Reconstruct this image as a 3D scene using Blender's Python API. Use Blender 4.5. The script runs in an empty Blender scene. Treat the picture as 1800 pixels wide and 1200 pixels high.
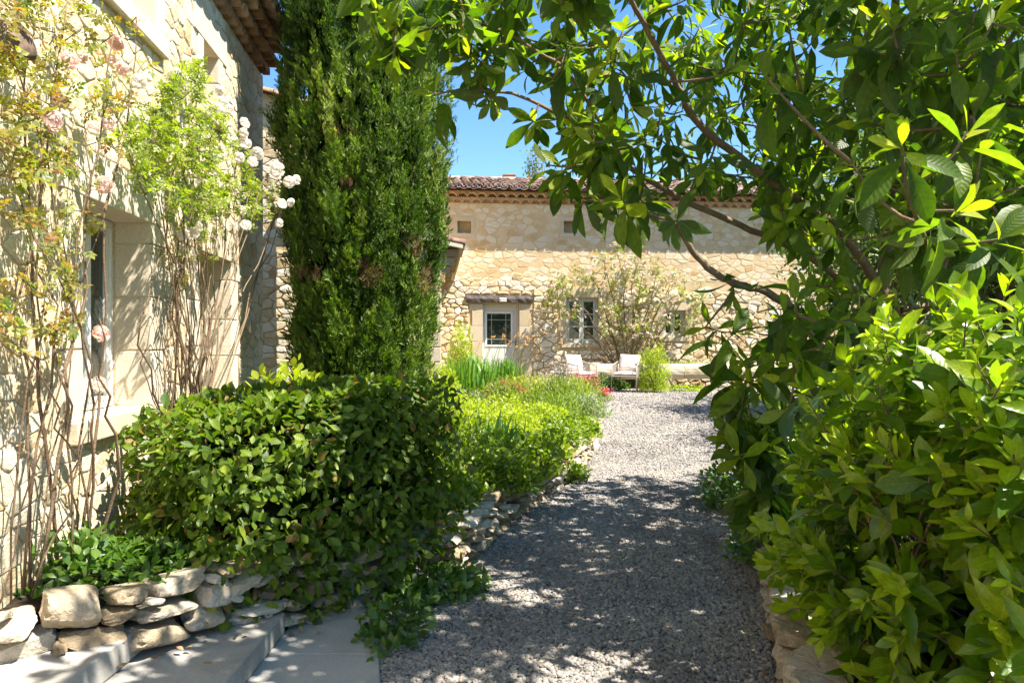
import bpy, math, random
import numpy as np
from mathutils import Vector, Matrix, Euler

random.seed(7)
rng = np.random.default_rng(7)
SC = bpy.context.scene
COL = SC.collection

# ------------------------------------------------------------------ camera, sky, sun, exposure
EYE = 1.5
cam_data = bpy.data.cameras.new('camera')
cam_data.lens = 26.0
cam_data.sensor_width = 36.0
cam_data.clip_start = 0.05
cam_data.clip_end = 2000
cam = bpy.data.objects.new('camera', cam_data)
COL.objects.link(cam)
cam.location = (0, 0, EYE)
cam.rotation_euler = (math.radians(90), 0, 0)
SC.camera = cam

SUN = Vector((1.1, -0.48, 2.0)).normalized()          # towards the sun
elev = math.asin(SUN.z)
world = bpy.data.worlds.new('World')
SC.world = world
world.use_nodes = True
wn = world.node_tree.nodes
wl = world.node_tree.links
wn.clear()
sky = wn.new('ShaderNodeTexSky')
sky.sky_type = 'NISHITA'
sky.sun_disc = False
sky.sun_elevation = elev
sky.sun_rotation = math.atan2(SUN.x, SUN.y)
sky.air_density = 1.0
sky.dust_density = 0.25
sky.ozone_density = 1.4
sky.altitude = 300
bg = wn.new('ShaderNodeBackground')
bg.inputs['Strength'].default_value = 0.088
wo = wn.new('ShaderNodeOutputWorld')
hs = wn.new('ShaderNodeHueSaturation')
hs.inputs['Saturation'].default_value = 1.25
wl.new(sky.outputs[0], hs.inputs['Color'])
wl.new(hs.outputs[0], bg.inputs[0])
wl.new(bg.outputs[0], wo.inputs[0])

sun_data = bpy.data.lights.new('sun', 'SUN')
sun_data.energy = 5.0
sun_data.angle = math.radians(0.53)
sun_data.color = (1.0, 0.935, 0.83)
sun = bpy.data.objects.new('sun', sun_data)
COL.objects.link(sun)
sun.rotation_euler = SUN.to_track_quat('Z', 'Y').to_euler()
sun.location = (10, -6, 20)

SC.view_settings.view_transform = 'Standard'
SC.view_settings.look = 'None'
SC.view_settings.gamma = 1.0
SC.view_settings.exposure = 1.70
SC.render.engine = 'CYCLES'
SC.cycles.max_bounces = 8
SC.cycles.diffuse_bounces = 4
SC.cycles.glossy_bounces = 3
SC.cycles.transmission_bounces = 5
SC.cycles.transparent_max_bounces = 6
SC.cycles.sample_clamp_indirect = 6.0
SC.cycles.use_denoising = True

F = 1300.0      # focal length in pixels of the 1800 px wide photograph


def P(px, py, Y):
    return Vector(((px - 900) / F * Y, Y, EYE + (600 - py) / F * Y))


def pix(p):
    return 900 + F * p[0] / p[1], 600 - F * (p[2] - EYE) / p[1]


def gz(y):
    return 0.0275 * (min(max(y, 5.0), 17.0) - 5.0)


# ------------------------------------------------------------------ materials
def newmat(name):
    m = bpy.data.materials.new(name)
    m.use_nodes = True
    nt = m.node_tree
    nt.nodes.clear()
    out = nt.nodes.new('ShaderNodeOutputMaterial')
    return m, nt, out


def N(nt, t, **kw):
    n = nt.nodes.new(t)
    for k, v in kw.items():
        if k in n.inputs:
            n.inputs[k].default_value = v
        else:
            setattr(n, k, v)
    return n


def L(nt, a, b):
    nt.links.new(a, b)


def ramp(nt, cols, interp='LINEAR'):
    r = nt.nodes.new('ShaderNodeValToRGB')
    cr = r.color_ramp
    cr.interpolation = interp
    while len(cr.elements) > 1:
        cr.elements.remove(cr.elements[-1])
    for i, (p, c) in enumerate(cols):
        e = cr.elements[0] if i == 0 else cr.elements.new(p)
        e.position = p
        e.color = (c[0], c[1], c[2], 1)
    return r


def stone_mat(name, cols, scale=6.0, bump=0.5, per_object=True, rough=0.9, pits=True, fine=40.0, amp=0.62):
    """mineral surface: colour from broad noise and from each piece's own random number, relief from fine noise"""
    m, nt, out = newmat(name)
    tc = N(nt, 'ShaderNodeTexCoord')
    geo = N(nt, 'ShaderNodeNewGeometry')
    n1 = N(nt, 'ShaderNodeTexNoise', Scale=scale, Detail=6.0, Roughness=0.62)
    L(nt, geo.outputs['Position'], n1.inputs['Vector'])
    add = N(nt, 'ShaderNodeMath', operation='MULTIPLY_ADD')
    add.inputs[1].default_value = 0.75
    L(nt, n1.outputs[0], add.inputs[0])
    if per_object:
        oi = N(nt, 'ShaderNodeObjectInfo')
        mm = N(nt, 'ShaderNodeMath', operation='MULTIPLY_ADD')
        mm.inputs[1].default_value = amp
        mm.inputs[2].default_value = 0.13 - amp / 2
        L(nt, oi.outputs['Random'], mm.inputs[0])
        L(nt, mm.outputs[0], add.inputs[2])
    else:
        at = N(nt, 'ShaderNodeAttribute', attribute_name='tint')
        mm = N(nt, 'ShaderNodeMath', operation='MULTIPLY_ADD')
        mm.inputs[1].default_value = amp
        mm.inputs[2].default_value = 0.13 - amp / 2
        L(nt, at.outputs['Fac'], mm.inputs[0])
        L(nt, mm.outputs[0], add.inputs[2])
    k = len(cols)
    r = ramp(nt, [(0.15 + 0.7 * i / (k - 1), c) for i, c in enumerate(cols)])
    L(nt, add.outputs[0], r.inputs[0])
    n2 = N(nt, 'ShaderNodeTexNoise', Scale=fine, Detail=5.0, Roughness=0.7)
    L(nt, geo.outputs['Position'], n2.inputs['Vector'])
    mx = N(nt, 'ShaderNodeMix', data_type='RGBA', blend_type='MULTIPLY')
    mx.inputs[0].default_value = 0.55
    r2 = ramp(nt, [(0.3, (0.62, 0.6, 0.58)), (0.55, (1, 1, 1))])
    L(nt, n2.outputs[0], r2.inputs[0])
    L(nt, r.outputs[0], mx.inputs[6])
    L(nt, r2.outputs[0], mx.inputs[7])
    b = N(nt, 'ShaderNodeBsdfPrincipled', Roughness=rough)
    b.inputs['Specular IOR Level'].default_value = 0.25
    L(nt, mx.outputs[2], b.inputs['Base Color'])
    bp = N(nt, 'ShaderNodeBump', Strength=bump, Distance=0.02)
    ad = N(nt, 'ShaderNodeMath', operation='ADD')
    L(nt, n2.outputs[0], ad.inputs[0])
    L(nt, n1.outputs[0], ad.inputs[1])
    L(nt, ad.outputs[0], bp.inputs['Height'])
    L(nt, bp.outputs[0], b.inputs['Normal'])
    L(nt, b.outputs[0], out.inputs[0])
    return m


def plain_mat(name, col, rough=0.5, metal=0.0, spec=0.5, noise=0.12, nscale=20.0, bump=0.1):
    m, nt, out = newmat(name)
    geo = N(nt, 'ShaderNodeNewGeometry')
    n1 = N(nt, 'ShaderNodeTexNoise', Scale=nscale, Detail=4.0)
    L(nt, geo.outputs['Position'], n1.inputs['Vector'])
    lo = tuple(max(0, c * (1 - noise)) for c in col)
    hi = tuple(min(1, c * (1 + noise)) for c in col)
    r = ramp(nt, [(0.3, lo), (0.7, hi)])
    L(nt, n1.outputs[0], r.inputs[0])
    b = N(nt, 'ShaderNodeBsdfPrincipled', Roughness=rough, Metallic=metal)
    b.inputs['Specular IOR Level'].default_value = spec
    L(nt, r.outputs[0], b.inputs['Base Color'])
    if bump:
        bp = N(nt, 'ShaderNodeBump', Strength=bump, Distance=0.01)
        L(nt, n1.outputs[0], bp.inputs['Height'])
        L(nt, bp.outputs[0], b.inputs['Normal'])
    L(nt, b.outputs[0], out.inputs[0])
    return m


def leaf_mat(name, cols, per_object, trans=0.35, rough=0.38, veins=0.0, nveins=11.0, spec=0.5, tcol=(1.15, 1.35, 0.3), pale_back=None, old=None):
    """leaf: colour from the leaf's own tint, lighter midrib and side veins, light let through from behind"""
    m, nt, out = newmat(name)
    if per_object:
        oi = N(nt, 'ShaderNodeObjectInfo')
        src = oi.outputs['Random']
        if per_object == 'color':
            sc = N(nt, 'ShaderNodeSeparateColor')
            L(nt, oi.outputs['Color'], sc.inputs[0])
            src = sc.outputs[0]
    else:
        src = N(nt, 'ShaderNodeAttribute', attribute_name='tint').outputs['Fac']
    k = len(cols)
    stops = [(i / (k - 1), c) for i, c in enumerate(cols)]
    if old:
        stops = [(0.0, old), (0.035, cols[0])] + stops[1:]
    r = ramp(nt, stops)
    L(nt, src, r.inputs[0])
    col = r.outputs[0]
    if veins > 0:                                           # mottling and dry spots on the larger leaves
        gp = N(nt, 'ShaderNodeNewGeometry')
        nz = N(nt, 'ShaderNodeTexNoise', Scale=38.0, Detail=3.0)
        L(nt, gp.outputs['Position'], nz.inputs['Vector'])
        mo = ramp(nt, [(0.3, (0.72, 0.74, 0.7)), (0.62, (1.15, 1.12, 1.0))])
        L(nt, nz.outputs[0], mo.inputs[0])
        m0 = N(nt, 'ShaderNodeMix', data_type='RGBA', blend_type='MULTIPLY')
        m0.inputs[0].default_value = 0.8
        L(nt, col, m0.inputs[6])
        L(nt, mo.outputs[0], m0.inputs[7])
        sp = ramp(nt, [(0.70, (0, 0, 0)), (0.76, (1, 1, 1))])
        L(nt, nz.outputs[0], sp.inputs[0])
        m1 = N(nt, 'ShaderNodeMix', data_type='RGBA')
        L(nt, sp.outputs[0], m1.inputs[0])
        L(nt, m0.outputs[2], m1.inputs[6])
        m1.inputs[7].default_value = (0.13, 0.075, 0.03, 1)
        col = m1.outputs[2]
    uv = N(nt, 'ShaderNodeAttribute', attribute_name='luv')
    sep = N(nt, 'ShaderNodeSeparateXYZ')
    L(nt, uv.outputs['Vector'], sep.inputs[0])
    av = N(nt, 'ShaderNodeMath', operation='ABSOLUTE')
    L(nt, sep.outputs[1], av.inputs[0])
    normal = None
    if veins > 0:
        a = N(nt, 'ShaderNodeMath', operation='MULTIPLY_ADD')     # u*n - |v|*k
        a.inputs[1].default_value = nveins
        L(nt, sep.outputs[0], a.inputs[0])
        kk = N(nt, 'ShaderNodeMath', operation='MULTIPLY')
        kk.inputs[1].default_value = -1.6
        L(nt, av.outputs[0], kk.inputs[0])
        L(nt, kk.outputs[0], a.inputs[2])
        fr = N(nt, 'ShaderNodeMath', operation='PINGPONG')
        fr.inputs[1].default_value = 0.5
        L(nt, a.outputs[0], fr.inputs[0])
        bp = N(nt, 'ShaderNodeBump', Strength=veins, Distance=0.006)
        L(nt, fr.outputs[0], bp.inputs['Height'])
        normal = bp.outputs[0]
        vr = ramp(nt, [(0.0, (1.22, 1.2, 1.05)), (0.16, (1, 1, 1))])
        L(nt, fr.outputs[0], vr.inputs[0])
        mv = N(nt, 'ShaderNodeMix', data_type='RGBA', blend_type='MULTIPLY')
        mv.inputs[0].default_value = 0.8
        L(nt, col, mv.inputs[6])
        L(nt, vr.outputs[0], mv.inputs[7])
        col = mv.outputs[2]
    mid = ramp(nt, [(0.0, (1.5, 1.5, 1.25)), (0.07, (1, 1, 1))])
    L(nt, av.outputs[0], mid.inputs[0])
    mm = N(nt, 'ShaderNodeMix', data_type='RGBA', blend_type='MULTIPLY')
    mm.inputs[0].default_value = 1.0
    L(nt, col, mm.inputs[6])
    L(nt, mid.outputs[0], mm.inputs[7])
    col = mm.outputs[2]
    front = col
    if pale_back:
        geo = N(nt, 'ShaderNodeNewGeometry')
        mb = N(nt, 'ShaderNodeMix', data_type='RGBA')
        fac = N(nt, 'ShaderNodeMath', operation='MULTIPLY')
        fac.inputs[1].default_value = 0.6
        L(nt, geo.outputs['Backfacing'], fac.inputs[0])
        L(nt, fac.outputs[0], mb.inputs[0])
        L(nt, col, mb.inputs[6])
        mb.inputs[7].default_value = (*pale_back, 1)
        front = mb.outputs[2]
    b = N(nt, 'ShaderNodeBsdfPrincipled', Roughness=rough)
    b.inputs['Specular IOR Level'].default_value = spec
    L(nt, front, b.inputs['Base Color'])
    tm = N(nt, 'ShaderNodeMix', data_type='RGBA', blend_type='MULTIPLY')
    tm.inputs[0].default_value = 1.0
    L(nt, col, tm.inputs[6])
    tm.inputs[7].default_value = (tcol[0] * 2.2, tcol[1] * 2.2, tcol[2] * 2.2, 1)
    t = N(nt, 'ShaderNodeBsdfTranslucent')
    L(nt, tm.outputs[2], t.inputs[0])
    if normal:
        L(nt, normal, b.inputs['Normal'])
    ms = N(nt, 'ShaderNodeMixShader', Fac=trans)
    L(nt, b.outputs[0], ms.inputs[1])
    L(nt, t.outputs[0], ms.inputs[2])
    L(nt, ms.outputs[0], out.inputs[0])
    return m


def leaf_pair(name, cols, **kw):
    return leaf_mat(name + '_single', cols, 'color', **kw), leaf_mat(name + '_mass', cols, False, **kw)


def glass_mat(name):
    m, nt, out = newmat(name)
    b = N(nt, 'ShaderNodeBsdfPrincipled', Roughness=0.03)
    b.inputs['Base Color'].default_value = (0.022, 0.032, 0.027, 1)
    b.inputs['Specular IOR Level'].default_value = 0.6
    L(nt, b.outputs[0], out.inputs[0])
    return m


M = {}
LIME = [(0.56, 0.42, 0.235), (0.69, 0.56, 0.36), (0.74, 0.63, 0.45), (0.76, 0.68, 0.52)]
GOLD = [(0.46, 0.32, 0.16), (0.60, 0.46, 0.27), (0.68, 0.56, 0.37), (0.74, 0.65, 0.49), (0.74, 0.67, 0.54)]
M['lime_stone'] = stone_mat('lime_stone', LIME, 5, 0.7)
M['lime_stone_mass'] = stone_mat('lime_stone_mass', LIME, 5, 0.7, per_object=False)
M['lime_mortar'] = stone_mat('lime_mortar', [(0.60, 0.48, 0.32), (0.70, 0.60, 0.44), (0.74, 0.66, 0.52)], 2.2, 0.6, per_object=False)
M['gold_stone'] = stone_mat('gold_stone', GOLD, 4, 0.6)
M['gold_stone_mass'] = stone_mat('gold_stone_mass', GOLD, 4, 0.6, per_object=False)
M['gold_mortar'] = stone_mat('gold_mortar', [(0.55, 0.40, 0.22), (0.65, 0.51, 0.33), (0.70, 0.59, 0.42), (0.71, 0.62, 0.48)], 2.6, 0.5, per_object=False)
FLUSH = [(0.50, 0.33, 0.15), (0.59, 0.43, 0.24), (0.65, 0.51, 0.32), (0.66, 0.55, 0.39), (0.60, 0.52, 0.40)]
M['flush_stone'] = stone_mat('flush_stone', FLUSH, 3, 0.35, amp=0.55)
M['flush_stone_mass'] = stone_mat('flush_stone_mass', FLUSH, 3, 0.35, per_object=False, amp=0.55)
M['ashlar'] = stone_mat('ashlar', [(0.58, 0.485, 0.345), (0.65, 0.56, 0.42), (0.69, 0.61, 0.48)], 3, 0.25, fine=60)
M['far_ashlar'] = stone_mat('far_ashlar', [(0.46, 0.37, 0.24), (0.53, 0.44, 0.30), (0.56, 0.48, 0.35)], 3, 0.25, fine=50)
M['dry_stone'] = stone_mat('dry_stone', [(0.25, 0.185, 0.11), (0.42, 0.33, 0.215), (0.54, 0.46, 0.345), (0.60, 0.55, 0.47)], 11, 1.0, fine=42)
M['tile'] = stone_mat('tile', [(0.15, 0.09, 0.07), (0.29, 0.185, 0.145), (0.40, 0.28, 0.225), (0.44, 0.36, 0.31)], 9, 0.5, fine=70)
M['tile_mass'] = stone_mat('tile_mass', [(0.15, 0.09, 0.07), (0.29, 0.185, 0.145), (0.40, 0.28, 0.225), (0.44, 0.36, 0.31)], 9, 0.5, per_object=False, fine=70)
M['genoise'] = stone_mat('genoise', [(0.33, 0.20, 0.10), (0.44, 0.28, 0.155), (0.50, 0.36, 0.22)], 7, 0.3)
M['eave_tile'] = stone_mat('eave_tile', [(0.26, 0.13, 0.065), (0.40, 0.23, 0.12), (0.46, 0.32, 0.19)], 8, 0.4)
M['paving'] = stone_mat('paving', [(0.19, 0.18, 0.16), (0.33, 0.315, 0.285), (0.40, 0.385, 0.355), (0.44, 0.425, 0.395)], 4.5, 0.18, fine=95)
M['soil'] = stone_mat('soil', [(0.035, 0.024, 0.015), (0.075, 0.052, 0.033), (0.12, 0.09, 0.06)], 8, 1.0, per_object=False)
M['earth'] = stone_mat('earth', [(0.05, 0.06, 0.025), (0.10, 0.10, 0.05), (0.17, 0.14, 0.09)], 1.5, 1.0, per_object=False)
M['bark'] = stone_mat('bark', [(0.22, 0.155, 0.095), (0.36, 0.27, 0.175), (0.47, 0.37, 0.26)], 14, 0.8, per_object=False, fine=90)
M['rose_wood'] = stone_mat('rose_wood', [(0.20, 0.135, 0.08), (0.30, 0.22, 0.15), (0.40, 0.33, 0.26)], 12, 0.6, per_object=False, fine=90)
M['old_wood'] = stone_mat('old_wood', [(0.05, 0.04, 0.035), (0.11, 0.09, 0.08), (0.17, 0.145, 0.125)], 7, 0.9, fine=45)
M['white_paint'] = plain_mat('white_paint', (0.74, 0.735, 0.70), 0.45, noise=0.04)
M['grey_paint'] = plain_mat('grey_paint', (0.52, 0.53, 0.50), 0.5, noise=0.06)
M['plank_paint'] = plain_mat('plank_paint', (0.36, 0.32, 0.26), 0.6, noise=0.1)
M['door_bar'] = plain_mat('door_bar', (0.30, 0.34, 0.29), 0.5)
M['door_paint'] = plain_mat('door_paint', (0.56, 0.57, 0.52), 0.5, noise=0.04)
M['rust'] = plain_mat('rust', (0.16, 0.105, 0.075), 0.75, 0.2, noise=0.4, nscale=35, bump=0.4)
M['cushion'] = plain_mat('cushion', (0.66, 0.60, 0.56), 0.95, spec=0.15, noise=0.04, nscale=90, bump=0.25)
M['chair_frame'] = plain_mat('chair_frame', (0.30, 0.26, 0.22), 0.5, noise=0.05)
M['rope'] = plain_mat('rope', (0.40, 0.35, 0.29), 0.9, noise=0.15, nscale=120)
M['lamp_body'] = plain_mat('lamp_body', (0.62, 0.58, 0.50), 0.5)
M['metal'] = plain_mat('metal', (0.25, 0.24, 0.22), 0.35, 0.9)
M['glass'] = glass_mat('glass')
M['curtain'] = plain_mat('curtain', (0.50, 0.52, 0.55), 0.9, noise=0.1)
M['core'] = plain_mat('core', (0.012, 0.018, 0.008), 1.0, spec=0.0, noise=0.3)  # near-black colour stands for the shade deep inside cypress and hedge
M['stem'] = plain_mat('stem', (0.10, 0.13, 0.045), 0.6, noise=0.3)
M['dry_stem'] = plain_mat('dry_stem', (0.30, 0.23, 0.14), 0.7, noise=0.3)
M['petal'] = leaf_mat('petal', [(0.82, 0.64, 0.58), (0.88, 0.76, 0.70), (0.90, 0.85, 0.78)], True, trans=0.45, rough=0.7, spec=0.2, tcol=(0.5, 0.45, 0.42))
M['petal_white'] = leaf_mat('petal_white', [(0.88, 0.84, 0.78), (0.90, 0.89, 0.85)], True, trans=0.45, rough=0.7, spec=0.2, tcol=(0.5, 0.47, 0.43))
M['petal_orange'] = leaf_mat('petal_orange', [(0.68, 0.30, 0.08), (0.75, 0.45, 0.16)], False, trans=0.4, rough=0.6, spec=0.2, tcol=(0.5, 0.45, 0.4))
M['petal_red'] = leaf_mat('petal_red', [(0.42, 0.015, 0.05), (0.66, 0.06, 0.10), (0.72, 0.20, 0.25)], False, trans=0.3, rough=0.6, spec=0.2, tcol=(0.5, 0.4, 0.4))
M['petal_rust'] = leaf_mat('petal_rust', [(0.34, 0.11, 0.05), (0.48, 0.19, 0.08), (0.45, 0.26, 0.13)], False, trans=0.3, rough=0.6, spec=0.2, tcol=(0.5, 0.4, 0.4))
M['petal_pale'] = leaf_mat('petal_pale', [(0.72, 0.50, 0.46), (0.80, 0.68, 0.62)], False, trans=0.3, rough=0.6, spec=0.2, tcol=(0.5, 0.45, 0.45))
LOQUAT = leaf_pair('loquat_leaf', [(0.028, 0.058, 0.006), (0.062, 0.108, 0.008), (0.125, 0.175, 0.011), (0.28, 0.31, 0.016)], trans=0.45, rough=0.45, spec=0.3, veins=0.28, nveins=12, pale_back=(0.13, 0.16, 0.07))
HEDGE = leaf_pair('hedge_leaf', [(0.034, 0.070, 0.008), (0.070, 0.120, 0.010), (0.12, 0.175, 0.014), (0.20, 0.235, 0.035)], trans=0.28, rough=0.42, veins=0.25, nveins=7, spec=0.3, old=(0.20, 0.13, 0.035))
LAUREL = leaf_pair('laurel_leaf', [(0.026, 0.062, 0.006), (0.062, 0.120, 0.008), (0.135, 0.205, 0.011), (0.27, 0.325, 0.016)], trans=0.38, rough=0.28, veins=0.1, nveins=8, spec=0.42, old=(0.24, 0.15, 0.03))
ROSE = leaf_pair('rose_leaf', [(0.22, 0.10, 0.03), (0.21, 0.145, 0.03), (0.18, 0.17, 0.03), (0.21, 0.215, 0.035), (0.08, 0.13, 0.03)], trans=0.38, rough=0.45)
ROSEB = leaf_pair('white_rose_leaf', [(0.09, 0.13, 0.014), (0.155, 0.19, 0.016), (0.23, 0.255, 0.02)], trans=0.4, rough=0.45)
CYPRESS = leaf_pair('cypress_spray', [(0.028, 0.056, 0.008), (0.062, 0.115, 0.012), (0.13, 0.19, 0.024), (0.25, 0.28, 0.09)], trans=0.22, rough=0.6, spec=0.25)
DEAD = leaf_pair('dead_spray', [(0.12, 0.075, 0.04), (0.22, 0.15, 0.085)], trans=0.1, rough=0.8, spec=0.1)
LIMEG = leaf_pair('lime_leaf', [(0.16, 0.20, 0.014), (0.24, 0.28, 0.016), (0.33, 0.355, 0.02)], trans=0.38, rough=0.5)
MIDG = leaf_pair('mid_leaf', [(0.085, 0.135, 0.014), (0.145, 0.195, 0.017), (0.22, 0.265, 0.025)], trans=0.35, rough=0.45)
GREYG = leaf_pair('grey_leaf', [(0.11, 0.15, 0.07), (0.17, 0.21, 0.11), (0.22, 0.25, 0.15)], trans=0.3, rough=0.6)
BLADE = leaf_pair('blade_leaf', [(0.07, 0.16, 0.02), (0.11, 0.22, 0.03), (0.17, 0.27, 0.04)], trans=0.35, rough=0.4)
IRIS = leaf_pair('iris_leaf', [(0.10, 0.19, 0.07), (0.17, 0.27, 0.11)], trans=0.3, rough=0.4)
IVY = leaf_pair('ivy_leaf', [(0.04, 0.09, 0.016), (0.07, 0.135, 0.02), (0.12, 0.19, 0.028)], trans=0.3, rough=0.4)
BACKT = leaf_pair('back_tree_leaf', [(0.05, 0.08, 0.02), (0.085, 0.125, 0.025), (0.16, 0.19, 0.04)], trans=0.35, rough=0.5)


# gravel
def gravel_mats():
    m, nt, out = newmat('pebble')
    oi = N(nt, 'ShaderNodeObjectInfo')
    r = ramp(nt, [(0.0, (0.15, 0.142, 0.135)), (0.25, (0.195, 0.182, 0.172)), (0.5, (0.235, 0.215, 0.198)), (0.7, (0.255, 0.238, 0.222)), (0.88, (0.30, 0.258, 0.21)), (1.0, (0.37, 0.345, 0.31))])
    L(nt, oi.outputs['Random'], r.inputs[0])
    b = N(nt, 'ShaderNodeBsdfPrincipled', Roughness=0.8)
    b.inputs['Specular IOR Level'].default_value = 0.3
    gp = N(nt, 'ShaderNodeNewGeometry')                      # dusty and damp drifts across the drive
    nz = N(nt, 'ShaderNodeTexNoise', Scale=1.1, Detail=5.0, Roughness=0.65)
    L(nt, gp.outputs['Position'], nz.inputs['Vector'])
    dr = ramp(nt, [(0.32, (0.72, 0.70, 0.67)), (0.5, (1, 1, 1)), (0.68, (1.22, 1.17, 1.08))])
    L(nt, nz.outputs[0], dr.inputs[0])
    mx = N(nt, 'ShaderNodeMix', data_type='RGBA', blend_type='MULTIPLY')
    mx.inputs[0].default_value = 1.0
    L(nt, r.outputs[0], mx.inputs[6])
    L(nt, dr.outputs[0], mx.inputs[7])
    L(nt, mx.outputs[2], b.inputs['Base Color'])
    L(nt, b.outputs[0], out.inputs[0])
    m2, nt, out = newmat('gravel_bed')
    geo = N(nt, 'ShaderNodeNewGeometry')
    v = N(nt, 'ShaderNodeTexVoronoi', Scale=42.0)
    L(nt, geo.outputs['Position'], v.inputs['Vector'])
    r = ramp(nt, [(0.0, (0.10, 0.095, 0.09)), (0.4, (0.20, 0.18, 0.165)), (0.75, (0.27, 0.245, 0.225)), (1.0, (0.38, 0.34, 0.30))])
    sp = N(nt, 'ShaderNodeSeparateColor')
    L(nt, v.outputs['Color'], sp.inputs[0])
    L(nt, sp.outputs[0], r.inputs[0])
    dk = ramp(nt, [(0.35, (1, 1, 1)), (0.75, (0.45, 0.43, 0.42))])
    L(nt, v.outputs['Distance'], dk.inputs[0])
    mx = N(nt, 'ShaderNodeMix', data_type='RGBA', blend_type='MULTIPLY')
    mx.inputs[0].default_value = 0.7
    L(nt, r.outputs[0], mx.inputs[6])
    L(nt, dk.outputs[0], mx.inputs[7])
    b = N(nt, 'ShaderNodeBsdfPrincipled', Roughness=0.9)
    L(nt, mx.outputs[2], b.inputs['Base Color'])
    bp = N(nt, 'ShaderNodeBump', Strength=0.8, Distance=0.012, invert=True)
    L(nt, v.outputs['Distance'], bp.inputs['Height'])
    L(nt, bp.outputs[0], b.inputs['Normal'])
    L(nt, b.outputs[0], out.inputs[0])
    return m, m2


M['pebble'], M['gravel_bed'] = gravel_mats()


# ------------------------------------------------------------------ mesh helpers
def link(o, parent=None):
    COL.objects.link(o)
    if parent is not None:
        o.parent = parent
    return o


def props(o, label=None, cat=None, group=None, kind=None):
    if label:
        o['label'] = label
    if cat:
        o['category'] = cat
    if group:
        o['group'] = group
    if kind:
        o['kind'] = kind
    return o


def thing(name, label, cat, loc=(0, 0, 0), rotz=0.0, group=None):
    o = bpy.data.objects.new(name, None)
    o.empty_display_size = 0.1
    COL.objects.link(o)
    o.location = loc
    o.rotation_euler = (0, 0, rotz)
    return props(o, label, cat, group)


class MB:
    def __init__(s):
        s.v, s.f = [], []

    def add(s, v, f):
        b = len(s.v)
        s.v.extend([tuple(x) for x in v])
        s.f.extend([tuple(b + i for i in q) for q in f])
        return s

    def box(s, x0, x1, y0, y1, z0, z1):
        v = [(x, y, z) for z in (z0, z1) for y in (y0, y1) for x in (x0, x1)]
        f = [(0, 2, 3, 1), (4, 5, 7, 6), (0, 1, 5, 4), (2, 6, 7, 3), (0, 4, 6, 2), (1, 3, 7, 5)]
        return s.add(v, f)

    def bar(s, a, b, w, h=None):
        """square bar from a to b"""
        a, b = Vector(a), Vector(b)
        h = h or w
        d = (b - a).normalized()
        up = Vector((0, 0, 1)) if abs(d.z) < 0.9 else Vector((0, 1, 0))
        x = d.cross(up).normalized()
        y = x.cross(d)
        v = [p + x * sx * w / 2 + y * sy * h / 2 for p in (a, b) for sy in (-1, 1) for sx in (-1, 1)]
        f = [(0, 2, 3, 1), (4, 5, 7, 6), (0, 1, 5, 4), (2, 6, 7, 3), (0, 4, 6, 2), (1, 3, 7, 5)]
        return s.add(v, f)

    def tube(s, pts, radii, sides=6, cap=True):
        pts = [Vector(p) for p in pts]
        n = len(pts)
        if not hasattr(radii, '__len__'):
            radii = [radii] * n
        ref = None
        rings = []
        for i in range(n):
            d = (pts[min(i + 1, n - 1)] - pts[max(i - 1, 0)])
            if d.length < 1e-9:
                d = Vector((0, 0, 1))
            d.normalize()
            if ref is None:
                ref = d.orthogonal().normalized()
            ref = (ref - d * ref.dot(d))
            if ref.length < 1e-6:
                ref = d.orthogonal()
            ref.normalize()
            q = d.cross(ref)
            rings.append([pts[i] + (ref * math.cos(2 * math.pi * k / sides) + q * math.sin(2 * math.pi * k / sides)) * radii[i] for k in range(sides)])
        v = [p for r in rings for p in r]
        f = []
        for i in range(n - 1):
            for k in range(sides):
                f.append((i * sides + k, i * sides + (k + 1) % sides, (i + 1) * sides + (k + 1) % sides, (i + 1) * sides + k))
        if cap:
            f.append(tuple(range(sides - 1, -1, -1)))
            f.append(tuple((n - 1) * sides + k for k in range(sides)))
        return s.add(v, f)

    def mesh(s, name, mat=None, smooth=False):
        me = bpy.data.meshes.new(name)
        me.from_pydata(s.v, [], s.f)
        if mat:
            me.materials.append(mat)
        if smooth:
            me.polygons.foreach_set('use_smooth', [True] * len(me.polygons))
        me.update()
        return me

    def build(s, name, mat, parent=None, smooth=False, bevel=0.0, loc=None):
        o = bpy.data.objects.new(name, s.mesh(name, mat, smooth))
        link(o, parent)
        if loc is not None:
            o.location = loc
        if bevel:
            b = o.modifiers.new('b', 'BEVEL')
            b.width = bevel
            b.segments = 2
            b.limit_method = 'ANGLE'
        return o


def part(name, me, parent, loc=(0, 0, 0), rot=(0, 0, 0), scale=(1, 1, 1)):
    o = bpy.data.objects.new(name, me)
    link(o, parent)
    o.location = loc
    o.rotation_euler = rot
    o.scale = scale
    return o


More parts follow.
